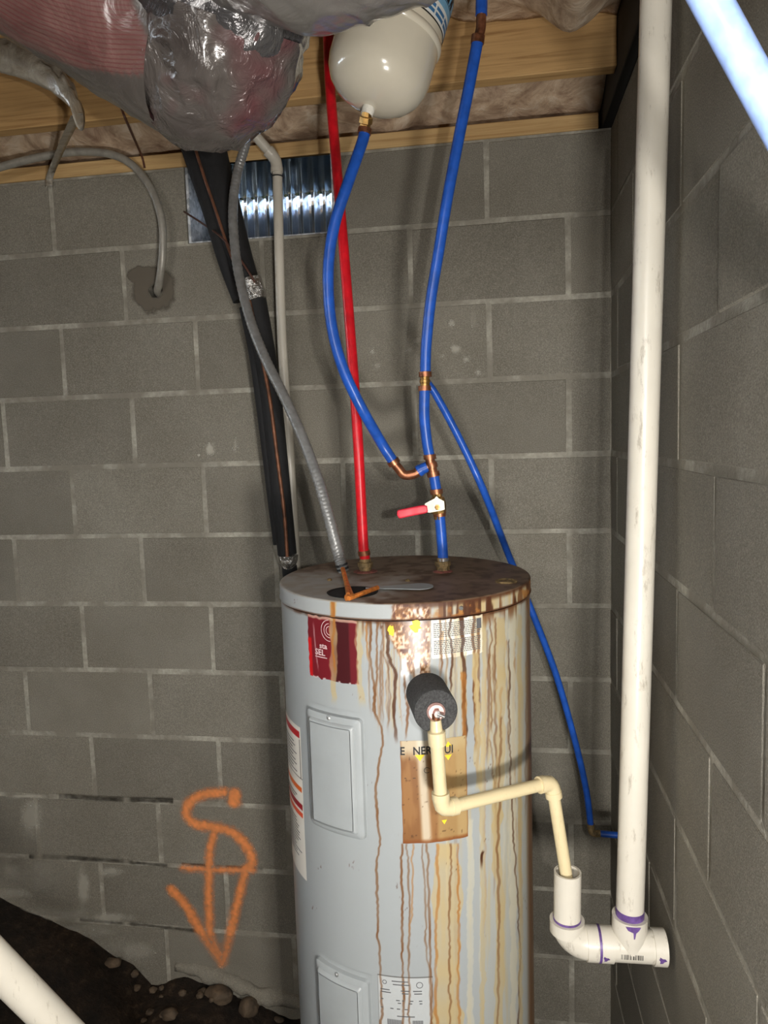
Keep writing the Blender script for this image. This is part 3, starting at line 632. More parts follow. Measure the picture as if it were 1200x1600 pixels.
# access panels
def panel(xl, yl, xr, yr, ybl, label):
    ta, za = tpix(xl, yl); tb, zb = tpix(xr, yr); zt = (za+zb)/2; zb_ = tpix(xl+6, ybl)[1]; Wd = (tb-ta)*TR; Hd = zt-zb_; tc = (ta+tb)/2; zc = (zt+zb_)/2
    prof = [(0.0, .0006), (.0015, .008), (.006, .0105), (.012, .0115), (.0145, .0155), (.018, .017)]
    nn = 12; V = []; fs = []
    def ring(ins, h):
        out = []; a, b = Wd/2-ins, Hd/2-ins; rc_ = max(.008-ins*.3, .003)
        for (sx, sz, a0) in ((1, 1, 0), (-1, 1, 90), (-1, -1, 180), (1, -1, 270)):
            for k in range(6):
                q = math.radians(a0+k*18); out.append((sx*(a-rc_)+rc_*math.cos(q), sz*(b-rc_)+rc_*math.sin(q)))
            if a0 in (0, 180):
                for t_ in np.linspace(0, 1, 14)[1:-1]: out.append((sx*(a-rc_)*(1-2*t_), sz*b))
        out = np.array(out); return wrap(tc, zc, out[:, 0], out[:, 1], TR+h), len(out)
    for i, (ins, h) in enumerate(prof):
        q, m = ring(ins, h); V.append(q)
        if i:
            for j in range(m): k = (j+1) % m; fs.append(((i-1)*m+j, (i-1)*m+k, i*m+k, i*m+j))
    # curved face: strips between upper and lower edge
    base_i = (len(prof)-1)*m; topi = [base_i+i for i in range(5, 5+13)]; 
    lower = [base_i+i for i in range(29, 29+13)]
    x0 = Wd/2-.018; U, W_ = np.meshgrid(np.linspace(-x0+.001, x0-.001, 16), np.linspace(-(Hd/2-.019), Hd/2-.019, 4), indexing='ij')
    g2 = grid(wrap(tc, zc, U, W_, TR+.0172))
    p = obj('access_panel', merge((np.concatenate(V), fs), (g2[0], [tuple(q) for q in g2[1]])), M['greypaint'], heater, 'auto'); p['label'] = label
    s_, zz = tc-.002/TR, zt-.006; nr = np.array([math.sin(s_), -math.cos(s_), 0]); obj('screw', lathe([(.004, 0), (.004, .002), (.002, .0036), (0, .0036)], wrap(s_, zz, 0, 0, TR+.0100), nr, 12), M['steel'], p)
    # thin seam plate behind the panel
    obj('panel_flange', (lambda g: (g[0], g[1]))(grid(wrap(tc, zc, *np.meshgrid(np.linspace(-Wd/2-.004, Wd/2+.004, 16), np.linspace(-Hd/2-.002, Hd/2+.010, 6), indexing='ij'), TR+.0007))), M['greypaint'], p, True)
panel(484, 1104, 567, 1121, 1282, 'upper raised grey access panel'); panel(498, 1498, 578, 1522, 1680, 'lower raised grey access panel')

# --- things fixed to the lid
def ontop(px, py, dz=0): return atZ(px, py, TZ+dz)
hp = ontop(571, 893); cp = ontop(692, 893)
obj('rust_washer', lathe([(.026, .0), (.026, .002), (.012, .004), (0, .004)], hp-[0, 0, .001], (0, 0, 1), 24), M['rustdisc'], heater)
obj('hot_nipple', lathe([(.0135, 0), (.0135, .010), (.0165, .011), (.0165, .02), (.0125, .021), (.0125, .028), (0, .028)], hp, (0, 0, 1), 20), M['dullbrass'], heater)
obj('rust_ring', lathe([(.022, .0), (.020, .002), (.012, .005), (0, .005)], cp-[0, 0, .001], (0, 0, 1), 20), M['rustdisc'], heater)
obj('cold_nipple', lathe([(.014, 0), (.014, .012), (.0165, .013), (.0165, .022), (.0125, .023), (.0125, .03), (0, .03)], cp, (0, 0, 1), 8), M['dullbrass'], heater)
pg = ontop(791, 909); obj('anode_plug', lathe([(.021, 0), (.021, .003), (.015, .004), (.013, .0015), (.006, .0015), (0, .004)], pg, (0, 0, 1), 24), M['dullbrass'], heater)
hc = ontop(551, 926); a = np.linspace(0, 2*math.pi, 40, endpoint=False)
obj('wiring_hole', lathe([(.046, -.0005), (.048, .0022), (.045, .0026), (.043, .0008), (0, .0008)], hc, (0, 0, 1), 36), M['dark'], heater)
c1, c2 = ontop(588, 919, .003), ontop(654, 917, .003); d = (c2-c1)/np.linalg.norm(c2-c1); nn_ = np.array([-d[1], d[0], 0]); pts = []
for t in np.linspace(-90, 90, 9): pts.append(c2 + .028*(d*math.cos(math.radians(t))+nn_*math.sin(math.radians(t))))
pts += [c1+nn_*.006, c1-d*.02+nn_*.002, c1-d*.02-nn_*.002, c1-nn_*.006]; k = len(pts); vv = np.array(pts); vv = np.concatenate([vv, vv+[0, 0, .0016]])
obj('cover_plate', (vv, [tuple(range(k-1, -1, -1)), tuple(range(k, 2*k))] + [(i, (i+1) % k, k+(i+1) % k, k+i) for i in range(k)]), M['greypaint'], heater, False)
for (x, y) in ((515, 907), (637, 908)):
    q = ontop(x, y); obj('screw', lathe([(.005, 0), (.005, .002), (.003, .004), (0, .004)], q, (0, 0, 1), 10), M['dullbrass'], heater)
# --- relief valve in its foam sleeve
tv, zvv = tpix(667, 1083); nr = np.array([math.sin(tv), -math.cos(tv), 0.0]); o0 = tp(np.array([tv]), np.array([zvv]), TR-.002)[0]
fl = .088
obj('foam_sleeve', lathe([(.0365, 0), (.0365, fl-.002), (.035, fl), (.0135, fl), (.0135, fl-.01), (0, fl-.01)], o0, nr, 40), M['foam'], heater)
vf = o0+nr*fl
obj('valve_body', lathe([(.0145, -.012), (.0155, .003), (.0125, .006), (.006, .006), (.005, .014), (0, .014)], vf, nr, 24), M['pinkmetal'], heater)
obj('valve_lever', merge(box(vf+nr*.012+[-.003, -.002, -.006], vf+nr*.016+[.004, .002, .006], .001), cyl(vf+nr*.012, vf+nr*.014+[.012, 0, -.004], .0024, 10)), M['steel'], heater)

# ------------------------------------------------------------------ relief discharge pipe (cream)
YV = vf[1]-.003
p0 = np.array(atY(681, 1141, YV)); p1 = np.array(atY(690, 1264, YV)); YD = -.70
p2 = np.array(atY(862, 1222, YD)); p3 = np.array(atY(884, 1362, YD)); rC = .0111
dis = thing('relief_discharge_pipe', 'thin cream plastic pipe from the foam-sleeved valve into the open standpipe', 'pipe', tuple(p3))
obj('valve_outlet', cyl(vf+nr*.004-[0, 0, .002], p0+[0, 0, .02], .0075, 16), M['copper'], dis)
obj('adapter', lathe([(.009, 0), (.0105, .018), (.0148, .02), (.0148, .042), (.0128, .043), (0, .043)], p0+[0, 0, .018], (p1-p0), 24), M['cpvc'], dis)
def elbow(name, a, c, b, r, parent, mat, leg=.028, k=1.28):
    """socket elbow at corner c between directions to a and b"""
    u = (np.array(a)-c)/np.linalg.norm(np.array(a)-c); w_ = (np.array(b)-c)/np.linalg.norm(np.array(b)-c)
    bend = [c+u*leg*.5*(1-t)**1 if t < .5 else c+w_*leg*.5*t for t in (0, 1)]
    q = spline([c+u*leg, c+u*leg*.55, c+(u+w_)*leg*.14, c+w_*leg*.55, c+w_*leg], 8); rr = np.full(len(q), r*k); rr[8:-8] *= .985
    return obj(name, merge(sweep(q, rr, 24), cyl(c+u*leg*.62, c+u*leg*1.02, r*k*1.05), cyl(c+w_*leg*.62, c+w_*leg*1.02, r*k*1.05)), mat, parent)
obj('pipe', cyl(p0-(p1-p0)/np.linalg.norm(p1-p0)*0+[0, 0, 0], p1, rC), M['cpvc'], dis)
obj('pipe', cyl(p1, p2, rC), M['cpvc'], dis); obj('pipe', cyl(p2, p3+(p3-p2)*.25, rC), M['cpvc'], dis)
elbow('elbow', p0, p1, p2, rC, dis, M['cpvc']); elbow('elbow', p1, p2, p3, rC, dis, M['cpvc'])

# ------------------------------------------------------------------ white drain riser with tee, elbow and standpipe
YP = -.70; rP = .0242
tee = atY(985, 1476, YP); tee[0] = -.062; tc_ = np.array([-.062, YP, atY(990, 1474, YP)[2]]); topz = ZS+.19
dr = thing('drain_riser', 'tall white plastic drain riser with tee and open standpipe beside the wall', 'pipe', tuple(tc_))
rtop = atY(1025, 0, YP); rt = np.array([rtop[0], YP, rtop[2]]); rb = np.array(atY(984, 1432, YP)); dirr = (rt-rb)/np.linalg.norm(rt-rb); rt2 = rb+dirr*((topz-rb[2])/dirr[2])
obj('riser', cyl(rb-dirr*.02, rt2, rP, 32), M['pvc'], dr)
tcx = rb - dirr*.055
ex = atX(1037, 1482, -.008); axx = np.array([1.0, .05, -.02]); axx /= np.linalg.norm(axx)
tA, tBv = tcx-axx*.052, tcx+axx*.062; tBv[0] = min(tBv[0], -.004)
hubr = rP*1.22
obj('tee', merge(cyl(tA+axx*.001, tBv-axx*.001, hubr*.96, 32), cyl(tA, tA+axx*.022, hubr*1.06, 32), cyl(tBv-axx*.022, tBv, hubr*1.06, 32), cyl(tcx, rb+dirr*.002, hubr*.98, 32), cyl(rb-dirr*.024, rb+dirr*.003, hubr*1.05, 32)), M['pvc'], dr)
obj('primer_ring', cyl(rb+dirr*.002, rb+dirr*.016, rP*1.025, 32), M['purple'], dr)
tdn = rb-dirr*.012; obj('primer_drip', (np.array([tdn+np.array([x*.001, -hubr*1.055-abs(x)*.0, z*.001]) for x, z in ((-12, 13), (14, 13), (10, 6), (6, 2), (4, -9), (2, -10), (1, 2), (-8, 6))]) + np.array([0, .0, 0]), [tuple(range(8))]), M['purple'], dr, False)
sb = atY(886, 1436, YP); st_ = atY(887, 1362, YP); ec = np.array([sb[0]+.002, YP, tcx[2]+.004])
obj('standpipe', merge(sweep(np.array([sb-[0, 0, .02], (sb+st_)/2, st_]), rP, 32, cap=False), sweep(np.array([st_, (sb+st_)/2, sb-[0, 0, .02]]), rP-.0035, 32, cap=False),
     (lambda A: (np.concatenate([st_+np.stack([rP*np.cos(A), rP*np.sin(A), 0*A], 1), st_+np.stack([(rP-.0035)*np.cos(A), (rP-.0035)*np.sin(A), 0*A], 1)]), [(i, (i+1) % 32, 32+(i+1) % 32, 32+i) for i in range(32)]))(np.linspace(0, 2*math.pi, 32, endpoint=False))), M['pvc'], dr)
obj('primer_ring', cyl(sb-[0, 0, .004], sb+[0, 0, .004], rP*1.03, 32), M['purple'], dr)
zt2 = tA[2]; Rb = max(.03, min(sb[2]-zt2-.004, tA[0]-sb[0]-.01)); an = np.linspace(0, math.pi/2, 12)
q = np.concatenate([[sb-[0, 0, .003]], np.stack([sb[0]+Rb-Rb*np.cos(an), np.interp(an, [0, 1.57], [YP, tA[1]]), zt2+Rb-Rb*np.sin(an)], 1), [tA+axx*.002]])
obj('sweep_elbow', merge(sweep(q, hubr*.98, 32), cyl(sb-[0, 0, .022], sb, hubr*1.05, 32), cyl(tA-axx*.024, tA-axx*.004, hubr*1.05, 32)), M['pvc'], dr)
obj('primer_ring', cyl(tA-axx*.004, tA+axx*.0005, hubr*1.065, 32), M['purple'], dr)
for xx, zz_, rr in ((tA+axx*.008, -.008, .005), (tBv-axx*.010, -.004, .006)):
    a = np.linspace(0, 2*math.pi, 9, endpoint=False); c = np.array(xx); ang = [1+.4*math.sin(3*t+1) for t in a]; vv = np.array([(c[0]+rr*ang[i]*math.cos(t), c[1]-math.sqrt(max(0, (hubr*1.07)**2-(zz_+rr*ang[i]*math.sin(t))**2)), c[2]+zz_+rr*ang[i]*math.sin(t)) for i, t in enumerate(a)]); obj('primer_smear', (vv, [tuple(range(9))]), M['purple'], dr, False)
gs = []; x = -.018; r = random.Random(4)
while x < .020:
    wv = r.choice([.0008, .0014, .002]); zc = -.003
    vv = [];
    for (xx, zz_) in ((x, zc-.005), (x+wv, zc-.005), (x+wv, zc+.005), (x, zc+.005)):
        rr = hubr*.975; c = tcx+axx*(xx); vv.append((c[0], c[1]-math.sqrt(rr*rr-zz_*zz_), c[2]+zz_))
    gs.append((np.array(vv), [(0, 1, 2, 3)])); x += wv+r.choice([.0007, .0012, .0025])
obj('stamped_code', merge(*gs), M['ink'], dr, False)

# ------------------------------------------------------------------ water lines
rX = .0111
def line(name, label, loc): return thing(name, label, 'water line', tuple(loc))
def ring_(parent, p, d, mat='copper', r=.0134, h=.010):
    d = np.array(d, float)/np.linalg.norm(d); return obj('crimp_ring', cyl(np.array(p)-d*h/2, np.array(p)+d*h/2, r, 20), M[mat], parent)
YC = cp[1]; YT = -.50
# hot (red)
hl_ = line('hot_water_line', 'straight red plastic water line rising from the heater lid', hp+[0, 0, .03])
pts = [hp+[0, 0, .026]] + [atY(x, y, Y) for x, y, Y in ((567, 840, hp[1]), (560, 700, hp[1]+.01), (552, 580, hp[1]+.03), (538, 400, hp[1]+.06), (526, 260, hp[1]+.08), (516, 140, hp[1]+.10), (513, 70, hp[1]+.11), (512, 28, hp[1]+.11))]
q = spline(pts, 8); obj('pipe', sweep(q, rX, 20), M['red'], hl_); ring_(hl_, q[4], q[5]-q[3], 'copper')
# cold (blue) from ceiling to the lid, with couplings, tee and ball valve
cl_ = line('cold_water_line', 'blue plastic water line with red-handled valve rising from the lid to the ceiling', cp+[0, 0, .03])
def cY(y): return YC + (YT-YC)*max(0, (600-y)/600.)
P = lambda x, y: atY(x, y, cY(y))
obj('pipe', sweep(spline([cp+[0, 0, .024], P(692, 868), P(690, 840), P(687, 806)], 8), rX, 20), M['blue'], cl_); ring_(cl_, P(692, 874), (0, 0, 1), 'steel', .0122, .006); ring_(cl_, P(687, 803), P(686, 790)-P(687, 810))
obj('pipe', cyl(P(681.5, 765), P(678, 743), rX*.98), M['blue'], cl_); ring_(cl_, P(682, 768), P(681, 760)-P(682, 770)); ring_(cl_, P(677, 741), P(676, 735)-P(678, 745))
obj('pipe', sweep(spline([P(671, 712), P(667, 690), P(663, 650), P(663.5, 608)], 8), rX, 20), M['blue'], cl_); ring_(cl_, P(671.5, 714), P(671, 705)-P(672, 715)); ring_(cl_, P(663.5, 607), (0, 0, 1))
obj('coupling', lathe([(.0098, -.016), (.0098, -.004), (.0112, -.003), (.0112, .003), (.0098, .004), (.0098, .016)], P(664, 596), (0, 0, 1), 20), M['brass'], cl_)
obj('pipe', sweep(spline([P(664.5, 583), P(666, 540), P(673, 470), P(686, 390), P(699, 310), P(716, 220), P(733, 135), P(746, 66)], 8), rX, 20), M['blue'], cl_); ring_(cl_, P(664.5, 585), (0, 0, 1)); ring_(cl_, P(746.5, 62), P(748, 50)-P(745, 75), 'copper', .0128, .014)
obj('coupling', sweep(spline([P(747, 60), P(751, 45), P(752, 24)], 6), .0095, 16), M['copper'], cl_)
obj('pipe', sweep(spline([P(752, 24), P(752.5, 0), P(753, -60)], 6), rX, 20), M['blue'], cl_)
tcn = P(674.5, 727); obj('tee', merge(cyl(P(671.5, 717), P(677, 740), .0100, 16), cyl(tcn, P(658, 733), .0098, 16), lathe([(.0115, -.006), (.0125, 0), (.0115, .006)], tcn, P(671, 715)-P(677, 740), 16)), M['copper'], cl_)
val = obj('ball_valve', merge(lathe([(.0115, -.030), (.0115, -.019), (.0155, -.017), (.0155, -.010), (.0165, -.004), (.0165, .006), (.0150, .010), (.0150, .015), (.0105, .017), (.0105, .026)], P(684.5, 789), P(683, 775)-P(686, 803), 8)), M['brass'], cl_)
vc = P(685, 791); vy = np.array([0, -1., 0])
obj('valve_stem', merge(lathe([(.006, .012), (.006, .026), (.0035, .0265), (.0035, .030), (0, .030)], vc, vy, 6)), M['brass'], val)
lvp = [(694, 783), (686, 779), (682, 775), (679, 779), (669, 784), (664, 787), (664, 799), (671, 801), (688, 798), (695, 796)]
vv = np.array([atY(x, y, vc[1]-.022) for x, y in lvp]); k = len(vv); vv = np.concatenate([vv, vv-[0, .002, 0]])
obj('lever_plate', (vv, [tuple(range(k)), tuple(range(2*k-1, k-1, -1))] + [(i, k+i, k+(i+1) % k, (i+1) % k) for i in range(k)]), M['whitemetal'], val, False)
q = spline([atY(x, y, Y) for x, y, Y in ((668, 795, vc[1]-.023), (655, 797, vc[1]-.025), (640, 800, vc[1]-.030), (626, 803, vc[1]-.032), (621, 804, vc[1]-.032))], 6); n_ = len(q)
T_, N_, B_ = frames(q); ww = .0092*np.sqrt(np.clip(1-np.linspace(-.93, 1, n_)**8, .04, 1)); sg = 16; a = np.linspace(0, 2*math.pi, sg, endpoint=False)
zdir = np.array([0, 0, 1.]); V = []
for i in range(n_):
    s_ = np.cross(T_[i], zdir); s_ /= np.linalg.norm(s_); u_ = np.cross(s_, T_[i]); V += [q[i]+u_*ww[i]*math.copysign(abs(math.cos(t))**.6, math.cos(t))+s_*.0035*math.copysign(abs(math.sin(t))**.6, math.sin(t)) for t in a]
fs = [(i*sg+j, i*sg+(j+1) % sg, (i+1)*sg+(j+1) % sg, (i+1)*sg+j) for i in range(n_-1) for j in range(sg)] + [tuple(range(sg-1, -1, -1)), tuple(range((n_-1)*sg, n_*sg))]
obj('lever_grip', (np.array(V), fs), M['handle'], val, True)['label'] = 'red vinyl lever grip'
# expansion tank and its blue line
ED = 1.40
eb = atD(571, 186, ED); eAx = (atD(571+.29*100, 186-.957*100, ED)-eb); eAx = eAx/np.linalg.norm(eAx)
eAx = eAx - CR[2]*.06; eAx /= np.linalg.norm(eAx)
eb2 = eb + eAx*.022
ex_ = thing('expansion_tank', 'cream enamelled expansion tank hanging tilted below the joists', 'tank', tuple(eb))
eR = .1015; prof = [(.012, 0), (.03, .0015), (.052, .008), (.072, .019), (.087, .034), (.096, .052), (.0995, .070), (.0995, .128), (.1025, .131), (.1035, .136), (.1025, .141), (.0995, .144), (.0995, .235), (.094, .252), (.07, .268), (.03, .274), (0, .275)]
obj('shell', lathe(prof, eb2, eAx, 64), M['tankwhite'], ex_, 'auto')
obj('fitting', merge(lathe([(.0115, -.008), (.0125, .0), (.0125, .012), (.0115, .014), (0, .014)], eb2-eAx*.006, eAx, 20)), M['tape'], ex_)
nut0 = eb2-eAx*.012; nut1 = atY(570.5, 200, nut0[1]+.012); nD = (nut1-nut0)/np.linalg.norm(nut1-nut0)
obj('brass_nut', lathe([(.0105, -.004), (.0105, .004), (.0135, .006), (.0135, .016), (.0105, .018), (.0105, .03)], nut0, nD, 8), M['brass'], ex_)
# label band on the tank
u_ = np.cross(eAx, CC-eb2); u_ /= np.linalg.norm(u_); v_ = np.cross(u_, eAx); v_ = -v_ if np.dot(v_, CC-eb2) < 0 else v_
if np.dot(u_, CR[0]) < 0: u_ = -u_
def eband(h0, h1, a0, a1, mat, name, parent, off=.0006, n=40):
    a = np.radians(np.linspace(a0, a1, n)); rr = .0995+off; rows_ = [eb2+eAx*h+rr*(np.sin(a)[:, None]*u_+np.cos(a)[:, None]*v_) for h in np.linspace(h0, h1, 4)]
    return obj(name, grid(np.stack(rows_, 1)), M[mat], parent, True)
lb = eband(.156, .226, -30, 95, 'paper', 'tank_label', ex_)
eband(.1555, .1585, -12, 95, 'ink', 'label_border', lb, .0012); eband(.2235, .226, -12, 95, 'ink', 'label_border', lb, .0012)
eband(.188, .202, 14, 92, 'bluelabel', 'print_band', lb, .001); eband(.202, .223, 20, 92, 'bluelabel', 'print_band', lb, .001); eband(.2015, .203, 14, 92, 'ink', 'label_border', lb, .0013)
for h0 in (.164, .174):
    a = 24
    while a < 84: w_ = 16 if a < 50 else 18; eband(h0, h0+.0065, a, a+w_, 'deepblue', 'print_line', lb, .0013, 10); a += w_+2.5
for a0, a1, lean in ((30, 33, 0), (36, 38, 3), (42, 47, 0), (49, 52, -3), (54, 60, 0), (62, 64, 4), (66, 71, 0)):      # the big letters are cut off and cannot be read
    aa = np.radians(np.array([[a0, a1], [a0+lean, a1+lean]])); hh = np.array([[.204, .204], [.222, .222]]); obj('print_stroke', grid(eb2+eAx*hh[..., None]+.1011*(np.sin(aa)[..., None]*u_+np.cos(aa)[..., None]*v_)), M['ink'], lb, False)
el_ = line('expansion_tank_line', 'blue plastic line sweeping from the expansion tank to a copper elbow', atY(620, 725, YC))
s0 = nut0+nD*.028; YE0 = s0[1]
def eY(y): return YE0 - .02*float(sst(205, 300, y)) + (YC-YE0+.02)*float(sst(600, 722, y))
pts = [s0] + [atY(x, y, eY(y)) for x, y in ((566, 222), (545, 282), (523, 350), (513, 420), (517, 500), (534, 570), (562, 632), (596, 692), (615, 722))]
q = spline(pts, 8); obj('pipe', sweep(q, rX, 20), M['blue'], el_); ring_(el_, q[1], q[2]-q[0]); ring_(el_, q[-1], q[-1]-q[-2])
q2 = spline([q[-1], atY(622, 731, YC), atY(632, 742, YC), atY(646, 741, YC), atY(656, 735, YC)], 8); obj('elbow', sweep(q2, .0098, 16), M['copper'], el_)
ring_(el_, atY(656, 735, YC), atY(664, 730, YC)-atY(652, 738, YC), 'blue', .0125, .008); obj('stub', cyl(atY(657, 734, YC), atY(668, 729, YC), rX*1.02), M['blue'], el_)
# thinner branch down to the side wall
br = line('branch_water_line', 'thin blue line running down behind the heater to the side wall', atY(923, 1295, -.10))
pts = [atY(668, 598, YC+.022)] + [atY(x, y, Y) for x, y, Y in ((684, 622, YC+.025), (720, 690, YC+.03), (757, 770, YC+.05), (795, 868, -.27), (835, 965, -.24), (870, 1058, -.21), (899, 1160, -.19), (916, 1235, -.18), (923, 1290, -.18))]
q = spline(pts, 8); obj('pipe', sweep(q, .008, 16), M['blue'], br); e0 = atY(924, 1300, -.18); e1 = atY(965, 1304, -.18); e1[0] = min(e1[0], -.001)
obj('elbow', sweep(spline([q[-1], e0+[0, 0, .004], e0+[.006, 0, -.003], e0+[.022, 0, -.003]], 6), .0085, 16), M['dullbrass'], br); ring_(br, q[-1], (0, 0, 1), 'dullbrass', .0095, .010)
obj('pipe', cyl(e0+[.02, 0, -.003], (.002, -.18, e1[2]-.002), .008), M['blue'], br)
# near blue line crossing the upper corner
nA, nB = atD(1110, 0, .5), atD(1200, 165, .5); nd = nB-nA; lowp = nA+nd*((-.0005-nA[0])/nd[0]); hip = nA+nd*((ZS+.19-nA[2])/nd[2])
nl = line('high_water_line', 'blue plastic line, coloured pale for flash glare, sloping from the ceiling down into the side wall', lowp); obj('pipe', cyl(lowp, hip, .0125, 32), M['flashblue'], nl)

# ------------------------------------------------------------------ electrics and other services
# flexible conduit
ce = ontop(537, 893, .018); cond = thing('flexible_conduit', 'grey ribbed flexible conduit hanging from the ceiling to the heater wiring hole', 'conduit', tuple(ce))
cYY = lambda y: -.22 + (ce[1]+.22)*sst(250, 860, y)
pts = [atY(x, y, cYY(y)) for x, y in ((398, 130), (386, 215), (371, 270), (364, 330), (370, 410), (388, 490), (412, 555), (444, 620), (473, 685), (497, 750), (514, 810), (529, 868))] + [ce]
q = spline(pts, 30); t = np.arange(len(q)); obj('conduit_sleeve', sweep(q, .0112+.0006*np.sin(t*2.1), 18), M['conduit'], cond)
dd = (q[-1]-q[-8])/np.linalg.norm(q[-1]-q[-8])
for k in (.004, .012): obj('end_ring', cyl(q[-1]-dd*(k+.004), q[-1]-dd*k, .0128, 18), M['ink'], cond)
w0 = ontop(544, 929, .003); obj('wire', sweep(spline([q[-1]-dd*.01, (q[-1]+w0)/2+[.001, -.002, 0], w0], 6), .0042, 8), M['orange_wire'], cond); obj('wire', sweep(spline([q[-1]-dd*.01+[.002, 0, 0], (q[-1]+w0)/2+[.004, -.003, 0], w0+[.008, 0, -.001]], 6), .003, 8), M['orange_wire'], cond)
obj('wire', cyl(ontop(545, 935, .006), ontop(590, 918, .010), .0045, 8), M['orange_wire'], cond); obj('wire', cyl(ontop(541, 934, .006), ontop(556, 932, .005), .006, 8, .003), M['orange_wire'], cond)
# insulated refrigerant lines
lsb = atY(450, 900, -.13); ls = thing('refrigerant_line_set', 'black foam-insulated refrigerant line with bare copper tube by the wall', 'pipe', tuple(lsb))
YL = -.14
up = spline([atY(x, y, YL) for x, y in ((319, 188), (330, 240), (352, 320), (372, 395), (388, 445))], 8); obj('foam_tube', sweep(up, np.linspace(.044, .030, len(up)), 24), M['blackfoam'], ls)
up2 = spline([atY(x, y, YL-.005) for x, y in ((286, 195), (298, 240), (328, 330), (352, 410), (374, 470))], 8); obj('foam_tube', sweep(up2, np.linspace(.021, .017, len(up2)), 20), M['blackfoam'], ls)
obj('foil_tape', lathe([(.027, -.026), (.029, -.02), (.028, 0), (.029, .02), (.024, .028)], atY(396, 452, YL-.012), atY(400, 465, YL)-atY(392, 440, YL), 20), M['foil'], ls, 'auto')
lw = spline([atY(x, y, YL) for x, y in ((397, 462), (408, 520), (421, 600), (431, 690), (440, 780), (449, 866))], 8); obj('foam_tube', sweep(lw, np.linspace(.029, .025, len(lw)), 24), M['blackfoam'], ls)
lw2 = spline([atY(x, y, YL+.01) for x, y in ((384, 480), (400, 560), (416, 680), (428, 780), (437, 850))], 8); obj('foam_tube', sweep(lw2, .017, 16), M['blackfoam'], ls)
obj('foil_tape', lathe([(.026, -.014), (.024, 0), (.019, .012), (.014, .026)], atY(451, 876, YL-.004), (.02, 0, -1), 18), M['foil'], ls, 'auto')
obj('foam_tube', sweep(spline([atY(452, 884, YL), atY(456, 930, YL), atY(462, 1040, YL), atY(470, 1300, YL)], 6), .020, 16), M['blackfoam'], ls)
cpq = spline([atY(x, y, YL-.030) for x, y in ((300, 205), (311, 250), (338, 330), (362, 400), (384, 450), (405, 540), (421, 620), (434, 720), (444, 800), (449, 870))], 8); obj('copper_tube', sweep(cpq, .0048, 12), M['oldcopper'], ls)
bw = thing('brown_wire', 'thin brown wire slanting across the vent to the taped line', 'wire', tuple(atY(346, 372, -.19))); obj('strand', sweep(spline([atY(x, y, Y) for x, y, Y in ((288, 331, -.004), (316, 349, -.09), (347, 372, -.212), (375, 405, -.215), (398, 440, -.21))], 8), .0026, 8), M['brown_wire'], bw)
bw2 = thing('brown_wire', 'thin brown wire dangling in front of the sill plate', 'wire', tuple(atY(224, 250, -.02))); obj('strand', sweep(spline([atY(x, y, Y) for x, y, Y in ((190, 170, -.26), (198, 190, -.245), (212, 222, -.10), (222, 245, -.012), (226, 262, -.008))], 8), .003, 8), M['brown_wire'], bw2)
# condensate pipe
cdp = thing('condensate_pipe', 'slim pale grey plastic pipe with elbow running down past the vent', 'pipe', tuple(atY(458, 880, -.05)))
c0 = atY(433, 255, -.07); c1 = atY(440, 520, -.06); c2_ = atY(452, 700, -.05); c3 = atY(463, 890, -.045)
obj('pipe', sweep(spline([c0, c1, c2_, c3, atY(474, 1050, -.04)], 8), .0128, 20), M['cond'], cdp); c9 = atY(398, 212, -.10); elbow('elbow', c9, atY(432, 250, -.07), c1, .0128, cdp, M['cond'], .030, 1.2)
obj('pipe', cyl(atY(432, 250, -.07), c9+(c9-c0)*.5, .0128), M['cond'], cdp); obj('joint_mark', cyl(c0+(c1-c0)*.075, c0+(c1-c0)*.080, .0162), M['ink'], cdp)
# grey cable into the wall
gc = thing('grey_cable', 'thick grey cable looping over the sill and into the wall hole', 'cable', tuple(HOLE))
obj('sheath', sweep(spline([atY(x, y, Y) for x, y, Y in ((-120, 300, -.08), (-30, 270, -.07), (60, 246, -.06), (130, 237, -.05), (190, 247, -.05), (230, 285, -.055), (252, 340, -.06), (254, 395, -.055), (249, 440, -.03))] + [HOLE+[.007, .0, -.003], HOLE+[.004, .07, -.012]], 10), .0105, 16), M['cable'], gc)

# ------------------------------------------------------------------ flexible duct under the joists
def duct_part(name, q, mat, parent, rbase, amp, fr, ribs=0, nrib=46):
    m = len(q); T_, N_, B_ = frames(q); sg = 120; a = np.linspace(0, 2*math.pi, sg, endpoint=False); S = np.linspace(0, 1, m)
    rr = np.broadcast_to(rbase if np.isscalar(rbase) else np.interp(S, *rbase), (m,)); D = np.cos(a)[None, :, None]*N_[:, None] + np.sin(a)[None, :, None]*B_[:, None]; V = q[:, None]+D*rr[:, None, None]
    nz_ = fbm(V[..., 0]*fr+30, V[..., 1]*fr+30, V[..., 2]*fr+30, 4)-.5; rid = 1-abs(vnoise(V[..., 0]*fr*1.7+9, V[..., 1]*fr*1.7, V[..., 2]*fr*1.7)*2-1)
    V = V + D*((nz_*amp*2 + (rid**6)*amp*.4)[..., None]) + D*(ribs*np.sin(S*2*math.pi*nrib)[:, None, None])
    V = np.concatenate([V, V[:, :1]], 1); return obj(name, grid(V), M[mat], parent, True, DA(V) if mat == 'duct_pink' else None)
def DA(V):
    x, y = proj(V.reshape(-1, 3)); c = 50+.62*x-.00145*x*x + 8*(fbm(x/40., y/40., 2.)-.5)
    return {'ring': (c-y)*2*math.pi/7.5, 'pink': sst(-2, 2, c-y)*sst(6, -6, x-205-.45*y+10*(fbm(x/20., y/20., 5.)-.5))}
dt = thing('flexible_duct', 'sagging insulated flexible duct in crinkled plastic under the joists', 'duct', tuple(atD(330, 200, 1.08)))
